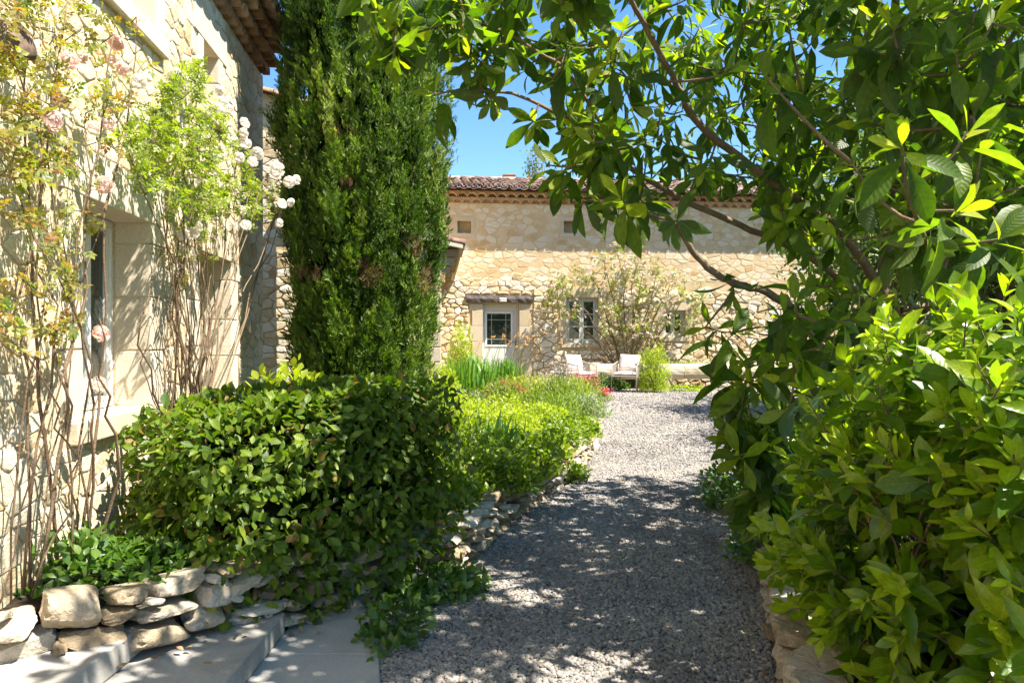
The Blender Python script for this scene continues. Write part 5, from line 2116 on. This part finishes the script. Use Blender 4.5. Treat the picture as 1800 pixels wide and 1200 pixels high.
def blades(name, label, cat, x, y, n, ln, spread, variants, mats, z=None, width=None, n_single=60, lean=(0, 0), single='blade'):
    z = (bed_top(x, y) - 0.03) if z is None else z
    t = thing(name, label, cat, (x, y, z))
    a = rng.uniform(0, 2 * math.pi, n)
    rr = spread * rng.random(n) ** 0.6
    p = np.c_[x + rr * np.cos(a), y + rr * np.sin(a), np.full(n, z - 0.01)]
    tl = rng.uniform(0.05, 0.75, n)
    ax = np.c_[np.cos(a) * tl + lean[0], np.sin(a) * tl + lean[1], np.ones(n)]
    nn = np.c_[-np.cos(a), -np.sin(a), 0.5 * np.ones(n)] * -1 + np.array([0, 0, 1.0])
    s = rng.uniform(ln * 0.6, ln, n)
    w = s if width is None else rng.uniform(width * 0.8, width * 1.2, n)
    leaves(t, variants, frames(p, ax, nn, s, w), rng.normal(0.5, 0.25, n), mats, single=single, mass='blades', n_single=n_single)
    return t


plant('bush', 'small leafy bush beside the glazed door', 'bush', -1.13, 16.4, 0.36, 1.25, 2200, (0.07, 0.13), LEAF_NARROW, LIMEG, up=0.8, stems=20)
dl = blades('daylily_clump', 'big clump of arching daylily leaves below the glazed door', 'daylily', -0.78, 13.9, 420, 0.85, 0.42, LEAF_BLADE, BLADE, n_single=120)
dl2 = blades('daylily_clump', 'smaller daylily clump with tall orange flowers in front of the door', 'daylily', -0.12, 14.6, 240, 0.75, 0.32, LEAF_BLADE, BLADE, n_single=80)


def lily_stalks(t, cnt, x, y):
    z = t.location.z
    Ps, As, Ns, Ss = [], [], [], []
    for i in range(cnt):
        b = Vector((random.gauss(0, 0.2), random.gauss(0, 0.15), 0))
        h = random.uniform(0.85, 1.18)
        e = b + Vector((0.30 * h + random.gauss(0, 0.16), random.gauss(-0.05, 0.12), h))
        MB().tube([b, b.lerp(e, 0.5) + Vector((-0.03, 0, 0.03)), e], [0.006, 0.005, 0.003], 5).build('flower_stalk', M['dry_stem'] if i % 3 == 0 else M['stem'], t)
        if i % 2 == 0:
            fl = []
            for k in range(6):
                a = 2 * math.pi * k / 6
                Ps.append(np.array(e))
                As.append((math.cos(a) * 0.9, math.sin(a) * 0.9, 0.8))
                Ns.append((-math.cos(a), -math.sin(a), 1))
                Ss.append(random.uniform(0.045, 0.075))
        else:
            for k in range(3):
                Ps.append(np.array(e) - np.array([0, 0, 0.03 * k]))
                As.append((random.gauss(0, 0.4), random.gauss(0, 0.4), 1))
                Ns.append((0, -1, 0.3))
                Ss.append(0.045)
    T = frames(np.array(Ps), np.array(As), np.array(Ns), np.array(Ss))
    o = part('flowers', inst_mesh('flowers', LEAF_LAUREL, T, rng.integers(0, 3, len(T)), rng.random(len(T)), M['petal_orange']), t)
    o['kind'] = 'stuff'


lily_stalks(dl2, 20, -0.12, 14.6)
lily_stalks(dl, 4, -0.78, 13.9)
plant('sage_clump', 'grey green sage clump between hedge and daylilies', 'sage', -0.72, 11.3, 0.34, 0.34, 900, (0.05, 0.09), LEAF_SMALL, GREYG, n_single=0)
plant('sedum_clump', 'green clump topped with rust red flower heads', 'plant', -0.12, 11.6, 0.5, 0.48, 1500, (0.05, 0.10), LEAF_NARROW, MIDG, flower=(M['petal_rust'], 46, 0.028, 0.12, 12))
plant('sedum_clump', 'second rust flowered clump nearer the door', 'plant', 0.22, 13.0, 0.4, 0.45, 1000, (0.05, 0.10), LEAF_NARROW, LIMEG, flower=(M['petal_rust'], 22, 0.026, 0.12, 10))
plant('gaura_clump', 'airy green mound with pale pink flower sprays by the drive', 'plant', 0.72, 11.2, 0.55, 0.50, 2400, (0.05, 0.10), LEAF_NARROW, MIDG, up=0.9, flower=(M['petal_pale'], 60, 0.024, 0.42, 5))
plant('gaura_clump', 'tall bright green mound in front of the armchairs', 'plant', 0.90, 13.2, 0.5, 0.40, 1900, (0.05, 0.10), LEAF_NARROW, LIMEG, up=0.9, flower=(M['petal_pale'], 46, 0.024, 0.42, 5))
plant('lavender_bush', 'grey leaved lavender bush leaning over the wall top', 'lavender', 1.05, 10.6, 0.33, 0.36, 1600, (0.05, 0.09), LEAF_NARROW, GREYG, up=0.9)
plant('salvia_bush', 'crimson flowered salvia at the edge of the gravel', 'salvia', 1.42, 14.4, 0.36, 0.26, 1000, (0.04, 0.08), LEAF_NARROW, MIDG, up=0.6, flower=(M['petal_red'], 60, 0.036, 0.2, 8))
plant('salvia_bush', 'small red salvia by the feet of the armchairs', 'salvia', 1.82, 15.0, 0.22, 0.16, 400, (0.04, 0.07), LEAF_NARROW, MIDG, z=gz(15.0), up=0.4, flower=(M['petal_red'], 60, 0.04, 0.14, 8))
for k, (x, y, r, h, lab) in enumerate((
        (-0.55, 9.3, 0.50, 0.36, 'lime green mound nearest the far end of the hedge'),
        (-0.02, 9.0, 0.52, 0.30, 'bright lime mound behind the iris leaves'),
        (0.42, 9.5, 0.46, 0.30, 'lime green mound against the wall top stones'),
        (-0.15, 10.2, 0.52, 0.34, 'yellow green mound in front of the rusty flowers'),
        (-0.85, 10.3, 0.42, 0.40, 'lime green mound beside the grey sage'),
        (0.05, 8.1, 0.44, 0.26, 'low yellow green mound spilling towards the gravel'))):
    plant('spurge_mound', lab, 'plant', x, y, r, h, 2300, (0.035, 0.065), LEAF_SMALL, LIMEG, up=0.5, tint=(0.55, 0.28))
plant('gaura_clump', 'narrow leaved green clump at the inner side of the wall', 'plant', 0.62, 10.2, 0.40, 0.40, 1500, (0.05, 0.09), LEAF_NARROW, MIDG, up=0.9)
blades('iris_clump', 'fan of broad upright iris leaves in the bed', 'iris', -0.22, 7.55, 15, 0.62, 0.10, LEAF_SWORD, IRIS, width=0.62, n_single=13, single='leaf')
blades('grass_tuft', 'loose tuft of long arching grass blades over the lime mounds', 'grass', -0.02, 7.2, 22, 0.55, 0.10, LEAF_BLADE, BLADE, n_single=22)
for (x, y, r, h, lab) in (
        (0.18, 6.75, 0.24, 0.20, 'leafy plant spilling over the wall where it meets the shade'),
        (-0.05, 6.15, 0.24, 0.20, 'round leaved plant draped over the wall beside the hedge'),
        (0.80, 9.0, 0.24, 0.20, 'leafy tuft on the wall top at the middle of the bed'),
        (0.52, 8.35, 0.30, 0.24, 'leafy plant bulging over the wall below the lime mounds'),
        (-0.45, 7.3, 0.42, 0.32, 'leafy green plant between hedge and iris'),
        (-0.05, 6.9, 0.32, 0.24, 'leafy plant with rounded leaves hanging over the wall stones'),
        (0.22, 7.45, 0.30, 0.22, 'small leafy plant on the wall top beside the gravel'),
        (-0.42, 6.3, 0.34, 0.28, 'leafy plant at the shaded hedge corner'),
        (-0.50, 5.75, 0.26, 0.20, 'dark leafy plant at the foot of the hedge')):
    plant('ground_plant', lab, 'plant', x, y, r * 1.12, h * 1.25, 1300, (0.035, 0.07), LEAF_OVAL, MIDG, up=0.4, n_single=60)
plant('ground_plant', 'tiny leafy tuft growing out of the wall foot', 'plant', 0.62, 7.55, 0.15, 0.16, 300, (0.04, 0.07), LEAF_OVAL, MIDG, z=gz(7.55), n_single=20)
plant('ground_plant', 'lime leaved tuft wedged between the wall stones', 'plant', 0.40, 7.65, 0.20, 0.20, 420, (0.04, 0.07), LEAF_OVAL, LIMEG, n_single=20)
plant('bush', 'pale green bush peeping over the back of the hedge', 'bush', -1.75, 5.85, 0.50, 0.92, 2200, (0.06, 0.10), LEAF_OVAL, LIMEG, up=0.7, n_single=120)
plant('bush', 'soft green bush at the foot of the cypress', 'bush', -0.90, 7.7, 0.34, 0.72, 1500, (0.05, 0.09), LEAF_OVAL, MIDG, up=0.6, n_single=60)
plant('bush', 'low bush beside the quoined corner of the lean-to', 'bush', -1.05, 10.8, 0.35, 0.75, 1500, (0.05, 0.09), LEAF_SMALL, LIMEG, up=0.7)
plant('ivy_patch', 'dark ivy covering the soil under the near rose stems', 'ivy', -2.0, 3.45, 0.30, 0.20, 700, (0.04, 0.075), LEAF_OVAL, IVY, up=0.2, n_single=80)
plant('ivy_patch', 'ivy trailing between the hedge and the wall top', 'ivy', -1.75, 3.55, 0.26, 0.13, 420, (0.04, 0.075), LEAF_OVAL, IVY, up=0.2, n_single=80)
# creeping plant on the gravel in front of the wall
plant('creeping_plant', 'creeping plant with bright leaves spreading from wall over paving edge', 'ground cover', -0.60, 3.95, 0.17, 0.11, 420, (0.045, 0.075), LEAF_OVAL, IVY, z=0.0, up=0.15, ry=0.5, n_single=120)
plant('creeping_plant', 'creeping ground cover patch on the gravel below the hedge', 'ground cover', -0.42, 4.45, 0.26, 0.09, 520, (0.04, 0.07), LEAF_OVAL, IVY, z=0.0, up=0.15, ry=0.30, n_single=120)
# right border
plant('ground_plant', 'low bush of small leaves at the shaded right edge of the drive', 'bush', 2.05, 6.4, 0.42, 0.42, 1500, (0.04, 0.07), LEAF_OVAL, IVY, z=gz(6.4), up=0.4, n_single=60)
plant('ground_plant', 'small dark plant between loquat and laurel edging', 'plant', 1.72, 4.9, 0.28, 0.22, 600, (0.04, 0.07), LEAF_OVAL, IVY, z=0.05, up=0.4, n_single=60)
plant('bush', 'large dark shrub behind the laurel under the loquat', 'bush', 2.75, 4.6, 0.9, 1.2, 3600, (0.07, 0.12), LEAF_LAUREL, LOQUAT, z=0.1, up=0.5, stems=40, n_single=0, stem_mat=M['bark'])
plant('bush', 'rounded green shrub beyond the loquat trunk', 'bush', 3.7, 7.2, 1.1, 1.15, 4200, (0.07, 0.12), LEAF_LAUREL, LOQUAT, z=0.1, up=0.5, stems=40, stem_mat=M['bark'])
plant('fennel_plant', 'feathery bright green plant beside the right armchair', 'plant', 3.25, 17.0, 0.36, 1.0, 4200, (0.05, 0.09), LEAF_NARROW, LIMEG, z=gz(17), up=1.2, stems=40)
plant('ground_plant', 'low green weeds in front of the stone trough', 'plant', 4.0, 17.15, 0.5, 0.12, 500, (0.04, 0.07), LEAF_SMALL, LIMEG, z=gz(17), ry=0.15)
plant('ground_plant', 'dark leafy plant in the shade under the armchairs', 'plant', 2.2, 17.55, 0.55, 0.30, 700, (0.05, 0.09), LEAF_OVAL, IVY, z=gz(17), ry=0.25)


# ------------------------------------------------------------------ climbing rose on the far house
def make_far_rose():
    b = Vector((2.95, 18.55, 0.33))
    t = thing('climbing_rose', 'broad pale pink rose bush trained across the far house wall', 'rose bush', b)
    ob = np.array(b)
    stems = []
    poly = [(955, 520), (985, 480), (1040, 450), (1110, 445), (1180, 470), (1240, 500), (1235, 560), (1190, 600), (1110, 620), (1060, 590), (1050, 530), (1000, 560), (965, 545)]

    def wall_pt(px, py, off):
        r = (px - 900) / F
        X = (18.5 - off) * r / (1 - 0.1 * r)
        return P(px, py, 18.5 - off + 0.1 * X)
    for (px, py) in ((960, 520), (990, 500), (1030, 470), (1060, 455), (1090, 450), (1120, 440), (1130, 460), (1160, 470), (1190, 480), (1230, 500), (1235, 540), (1210, 560), (1000, 560), (980, 590), (1040, 540), (1080, 520), (1150, 540), (1020, 620), (1230, 600), (1200, 620)):
        e = wall_pt(px, py, random.uniform(0.12, 0.6))
        k = 9
        pts = []
        for i in range(k):
            tt = i / (k - 1)
            p = b.lerp(e, tt)
            p.z += 0.25 * math.sin(math.pi * tt)
            p += Vector((random.gauss(0, 0.03), random.gauss(0, 0.03), random.gauss(0, 0.02)))
            p.y = min(p.y, 18.42 + 0.1 * p.x)
            pts.append(p)
        MB().tube([p - b for p in pts], list(np.linspace(0.024, 0.006, k)), 6).build('stem', M['rose_wood'], t, smooth=True)
        stems += [tuple(p) for p in pts[2:]]
    tips = [tuple(wall_pt(px, py, random.uniform(0.1, 0.75))) for (px, py) in sample_poly(poly, 250)]
    tips += [tuple(wall_pt(random.uniform(1080, 1150), random.uniform(405, 450), random.uniform(0.15, 0.5))) for _ in range(10)]
    tw = grow(stems, tips, lift=-0.08, step=0.12)
    m = MB()
    Ps, Fp = [], []
    for i, c in tw.items():
        m.tube([Vector(q - ob) for q in c], list(np.linspace(0.007, 0.003, len(c))), 4, cap=False)
        for j in range(9):
            q = c[random.randrange(len(c))] + rng.normal(0, 0.06, 3)
            Ps.append(q)
        if random.random() < 0.55:
            for j in range(random.randint(2, 4)):
                Fp.append(c[-1] + rng.normal(0, 0.07, 3))
    m.build('side_shoots', M['rose_wood'], t)['kind'] = 'stuff'
    n = len(Ps)
    T = frames(np.array(Ps), rng.normal(0, 1, (n, 3)), np.array([0.3, -0.6, 0.8]) + rng.normal(0, 0.5, (n, 3)), rng.uniform(0.07, 0.12, n))
    leaves(t, LEAF_ROSE, T, rng.normal(0.45, 0.25, n), ROSEB, mass='foliage', n_single=0)
    Q = []
    for p in Fp:
        for k in range(6):
            Q.append((p, rng.normal(0, 1, 3)))
    n = len(Q)
    T = frames(np.array([q[0] for q in Q]), np.array([q[1] for q in Q]), rng.normal(0, 1, (n, 3)), rng.uniform(0.035, 0.06, n))
    o = part('blossoms', inst_mesh('blossoms', [leaf_shape(0.9, 0.5, 3, 0.2, 0.4, 0.0)], T, np.zeros(n, int), rng.random(n), M['petal_pale'], ob), t)
    o['kind'] = 'stuff'


make_far_rose()


# ------------------------------------------------------------------ armchairs
def pillow(w, d, h, seed=0):
    """stuffed cushion: rounded box, fuller in the middle"""
    n = 10
    v, f = [], []
    for side in (-1, 1):
        for i in range(n + 1):
            for j in range(n + 1):
                x, y = (i / n - 0.5) * 2, (j / n - 0.5) * 2
                e = max(0.0, (1 - abs(x) ** 6)) ** 0.5 * max(0.0, (1 - abs(y) ** 6)) ** 0.5
                z = side * h / 2 * (0.12 + 0.88 * e * (0.80 + 0.20 * (1 - x * x) * (1 - y * y)))
                inset = 1 - 0.03 * (1 - e)
                v.append((x * w / 2 * inset, y * d / 2 * inset, z + 0.004 * math.sin(7 * x + 3 * y + seed)))
    m_ = (n + 1) ** 2
    for i in range(n):
        for j in range(n):
            a = i * (n + 1) + j
            f.append((a, a + 1, a + n + 2, a + n + 1))
            b = m_ + a
            f.append((b, b + n + 1, b + n + 2, b + 1))
    rim = [i * (n + 1) for i in range(n + 1)] + [n * (n + 1) + j for j in range(1, n + 1)] + [i * (n + 1) + n for i in range(n - 1, -1, -1)] + [j for j in range(n - 1, 0, -1)]
    for a, b in zip(rim, rim[1:] + rim[:1]):
        f.append((a, b, m_ + b, m_ + a))
    mb = MB()
    mb.add(v, f)
    return mb


def armchair(label, x, y, rz):
    t = thing('armchair', label, 'armchair', (x, y, gz(y) + 0.012), rz, group='garden armchairs by the far house')
    w, d = 0.29, 0.28
    m = None
    r = 0.015
    fl = [(-w, -d, 0), (w, -d, 0)]
    for sx in (-1, 1):
        # front leg rises into the arm, arm slopes back up to the backrest
        MB().tube([(sx * w, -d, 0), (sx * w, -d + 0.01, 0.36), (sx * w, -d + 0.02, 0.60)], r, 8).build('leg', M['chair_frame'], t, smooth=True)
        MB().tube([(sx * (w - 0.03), d + 0.05, 0), (sx * (w - 0.03), d, 0.36), (sx * (w - 0.05), d + 0.06, 0.66)], r, 8).build('leg', M['chair_frame'], t, smooth=True)
        MB().tube([(sx * w, -d + 0.02, 0.60), (sx * (w + 0.01), 0.0, 0.64), (sx * (w - 0.02), d + 0.02, 0.70), (sx * (w - 0.08), d + 0.07, 0.71)], r, 8).build('armrest', M['chair_frame'], t, smooth=True)
        m = MB()
        for k in range(15):
            yy = -d + 0.05 + k * (2 * d - 0.06) / 14
            zt = 0.605 + 0.09 * k / 14
            m.tube([(sx * w, yy, 0.36), (sx * (w + 0.012), yy, (0.36 + zt) / 2), (sx * w, yy, zt)], 0.006, 5, cap=False)
        m.build('rope_weave', M['rope'], t)['kind'] = 'stuff'
    m = MB()
    for a, b in (((-w, -d, 0.36), (w, -d, 0.36)), ((-w + 0.03, d, 0.36), (w - 0.03, d, 0.36)), ((-w, -d, 0.36), (-w + 0.03, d, 0.36)), ((w, -d, 0.36), (w - 0.03, d, 0.36))):
        m.tube([a, b], r, 8)
    m.build('seat_frame', M['chair_frame'], t)
    MB().tube([(-(w - 0.08), d + 0.07, 0.71), (0, d + 0.10, 0.73), ((w - 0.08), d + 0.07, 0.71)], r, 8).build('back_rail', M['chair_frame'], t, smooth=True)
    m = MB()
    for k in range(15):
        xx = -w + 0.06 + k * (2 * w - 0.12) / 14
        m.tube([(xx, d, 0.36), (xx, d + 0.09, 0.71)], 0.006, 5, cap=False)
    m.build('rope_weave', M['rope'], t)['kind'] = 'stuff'
    o = pillow(2 * w - 0.04, 2 * d - 0.0, 0.09).build('seat_cushion', M['cushion'], t, smooth=True)
    o.location = (0, -0.01, 0.42)
    o = pillow(2 * w - 0.08, 0.40, 0.14, 2).build('back_cushion', M['cushion'], t, smooth=True)
    o.location = (0, d - 0.08, 0.66)
    o.rotation_euler = (math.radians(72), 0.05, 0)
    return t


armchair('rope armchair with cream cushions turned towards the fennel', 1.58, 17.15, math.radians(38))
armchair('rope armchair with plump back cushion beside the feathery green plant', 2.66, 17.1, math.radians(-24))


# ------------------------------------------------------------------ stone trough along the far house
def make_trough():
    t = thing('stone_trough', 'long pale stone trough raised on blocks below the rose', 'trough', (1.9, 17.95, gz(18)), ROT)
    seg = [(0.0, 2.35), (2.36, 3.75), (3.76, 5.2)]
    zb, zt = 0.24, 0.62
    for (a, b) in seg:
        # rounded front beam
        m = MB()
        prof = []
        for k in range(9):
            an = math.pi * (0.5 + k / 8)
            prof.append((0.10 + 0.12 * math.cos(an), (zb + zt) / 2 + (zt - zb) / 2 * math.sin(an)))
        prof += [(0.16, zb), (0.16, zt)]
        v, f = [], []
        n = 14
        for i in range(n + 1):
            u = a + (b - a) * i / n
            for (y, z) in prof:
                v.append((u, y + random.uniform(-0.006, 0.006), z + random.uniform(-0.006, 0.006)))
        q = len(prof)
        for i in range(n):
            for k in range(q):
                k2 = (k + 1) % q
                f.append((i * q + k, i * q + k2, (i + 1) * q + k2, (i + 1) * q + k))
        f += [tuple(range(q)), tuple(n * q + k for k in range(q - 1, -1, -1))]
        m.add(v, f)
        m.build('front_beam', M['far_ashlar'], t, smooth=False)
    MB().box(0.0, 5.2, 0.16, 0.5, zb + 0.02, zb + 0.12).build('basin_floor', M['far_ashlar'], t)
    MB().box(0.0, 5.2, 0.44, 0.52, zb + 0.12, zt + 0.03).build('back_rim', M['far_ashlar'], t, bevel=0.01)
    MB().box(0.01, 5.19, 0.16, 0.44, zb + 0.12, zt - 0.08).build('soil', M['soil'], t)
    for u in (0.3, 1.9, 3.4, 4.9):
        part('support_stone', LUMPS[int(u) % 5], t, (u, 0.18, 0.12), (0, 0, 0), (0.34, 0.34, 0.30))


make_trough()
plant('trough_plant', 'strip of low green leaves growing in the stone trough', 'plant', 4.0, 18.45, 1.3, 0.14, 700, (0.04, 0.08), LEAF_SMALL, MIDG, z=gz(18) + 0.52, ry=0.10, stems=4)


# ------------------------------------------------------------------ door light
def make_door_light():
    t = thing('door_light', 'small cream bulkhead light fixed on the door beam', 'lamp', P(884, 527, 18.33), ROT)
    MB().box(-0.09, 0.09, -0.02, 0.04, -0.05, 0.05).build('housing', M['lamp_body'], t, bevel=0.012)
    MB().box(-0.07, 0.07, -0.034, -0.021, -0.038, -0.002).build('lens', M['white_paint'], t, bevel=0.005)
    MB().box(-0.075, 0.075, -0.036, -0.021, 0.003, 0.014).build('hood', M['metal'], t)


make_door_light()


# ------------------------------------------------------------------ trees further off
def leafy_tree(name, label, x, y, h, cz, rx, ry, rz, n, leaf, mats, variants=None, sparse=0.0, trunk_r=0.12):
    z = gz(y)
    t = thing(name, label, 'tree', (x, y, z))
    m = MB()
    m.tube([(0, 0, -0.1), (0.05, 0.02, h * 0.3), (-0.03, 0.04, h * 0.6), (0, 0, h * 0.9)], [trunk_r, trunk_r * 0.8, trunk_r * 0.5, 0.02], 8)
    m.build('trunk', M['bark'], t, smooth=True)
    cl = []
    m = MB()
    for i in range(70):
        q = rand_unit(1)[0]
        k = random.uniform(0.45, 1.0)
        c = np.array([q[0] * rx * k, q[1] * ry * k, cz + q[2] * rz * k])
        cl.append(c)
        s = np.array([0, 0, max(0.5, c[2] * random.uniform(0.4, 0.75))])
        mid = (s + c) / 2 + np.array([0, 0, 0.15])
        m.tube([tuple(s), tuple(mid), tuple(c)], [0.035, 0.02, 0.007], 5, cap=False)
    m.build('branches', M['bark'], t, smooth=True)['kind'] = 'stuff'
    cl = np.array(cl)
    w = rng.integers(0, len(cl), n)
    off = rng.normal(0, 1, (n, 3)) * np.array([rx, ry, rz]) * 0.17
    p = cl[w] + off + np.array([x, y, z])
    nn = nrm(off) + np.array([0, 0, 0.8]) + rng.normal(0, 0.4, (n, 3))
    T = frames(p, rng.normal(0, 1, (n, 3)) + np.array([0, 0, -0.4]), nn, rng.uniform(leaf[0], leaf[1], n))
    me = inst_mesh('crown', variants or LEAF_SMALL, T, rng.integers(0, 2, n), np.clip(rng.normal(0.45, 0.25, n), 0, 1), mats[1], np.array([x, y, z]))
    o = part('crown', me, t)
    o['kind'] = 'stuff'


leafy_tree('garden_tree', 'leafy tree behind the loquat trunk', 6.1, 9.2, 4.6, 3.1, 1.7, 1.6, 1.7, 8500, (0.08, 0.14), BACKT)
leafy_tree('garden_tree', 'bushy green tree at the right beyond the laurel', 7.4, 8.4, 5.2, 3.2, 2.0, 1.8, 2.2, 9000, (0.09, 0.15), BACKT)
leafy_tree('garden_tree', 'taller tree further back towards the house end', 8.4, 13.0, 7.0, 4.2, 2.4, 2.2, 2.8, 9000, (0.11, 0.18), BACKT)
leafy_tree('garden_tree', 'broad tree crowning the skyline over the loquat', 6.4, 6.6, 6.2, 4.4, 1.7, 1.6, 1.5, 8000, (0.08, 0.13), BACKT)
leafy_tree('garden_tree', 'dense dark tree in front of the far house end', 6.4, 12.2, 5.4, 3.2, 1.9, 1.7, 2.0, 9000, (0.09, 0.15), BACKT)
leafy_tree('far_tree', 'slender dark tree top rising behind the tiled roof', 0.85, 26.0, 7.6, 6.6, 0.55, 0.5, 1.5, 900, (0.10, 0.16), BACKT, trunk_r=0.08)


# ------------------------------------------------------------------ fallen leaves on the gravel
def fallen():
    mat = leaf_mat('dry_leaf', [(0.22, 0.09, 0.05), (0.36, 0.18, 0.10), (0.30, 0.05, 0.05)], True, trans=0.1, rough=0.7, spec=0.2)
    mes = [inst_mesh('fallen_leaf', [lv], np.eye(4)[None], np.array([0]), np.array([0.5]), mat) for lv in LEAF_LOQ]
    for (px, py, s, rz, lab) in ((1238, 945, 0.14, 0.6, 'curled brown dead leaf on gravel near the loquat'), (845, 965, 0.10, 1.6, 'rusty fallen leaf beside the low stone wall'),
                                 (1262, 872, 0.06, 2.6, 'small dark red fallen leaf at the shade line'), (810, 1170, 0.06, 0.3, 'small brown fallen leaf near the paving edge')):
        Y = 1.5 * F / (py - 600)
        for _ in range(6):
            Y = (EYE - gz(Y)) * F / (py - 600)
        q = P(px, py, Y)
        o = bpy.data.objects.new('fallen_leaf', random.choice(mes))
        link(o)
        o.location = (q.x, q.y, gz(Y) + 0.03)
        o.rotation_euler = (0.1, 0.2, rz)
        o.scale = (s, s, s)
        props(o, lab, 'leaf', 'leaves fallen on the gravel')


fallen()


def litter():
    """small dry leaves and bits blown along the edges of the drive and over the steps"""
    n = 420
    rx = resample(RBED[:7], 0.1)
    lx = resample(BED[3:12], 0.1)
    P_ = []
    for i in range(n):
        k = random.random()
        if k < 0.45:
            q = random.choice(rx)
            x, y, z = q.x - abs(random.gauss(0, 0.18)), q.y, gz(q.y)
        elif k < 0.8:
            q = random.choice(lx)
            x, y, z = q.x + abs(random.gauss(0, 0.14)), q.y, step_z(q.x + 0.1, q.y) + (0.022 if q.y < 4.2 else 0)
        else:
            y = random.uniform(2.6, 9)
            x, z = random.uniform(-0.5, 1.4) + 0.05 * y, gz(y)
        P_.append((x, y, z + 0.012))
    p = np.array(P_)
    T = frames(p, np.c_[rng.normal(0, 1, (n, 2)), rng.normal(0, 0.15, n)], np.array([0, 0, 1.0]) + rng.normal(0, 0.35, (n, 3)), rng.uniform(0.018, 0.05, n))
    mat = leaf_mat('litter', [(0.10, 0.055, 0.03), (0.24, 0.14, 0.07), (0.34, 0.24, 0.13)], False, trans=0.1, rough=0.8, spec=0.1)
    o = part('leaf_litter', inst_mesh('leaf_litter', LEAF_OVAL, T, rng.integers(0, 3, n), rng.random(n), mat), None)
    props(o, 'scattered small dry leaves along the edges of the gravel', 'leaf litter', kind='stuff')


litter()
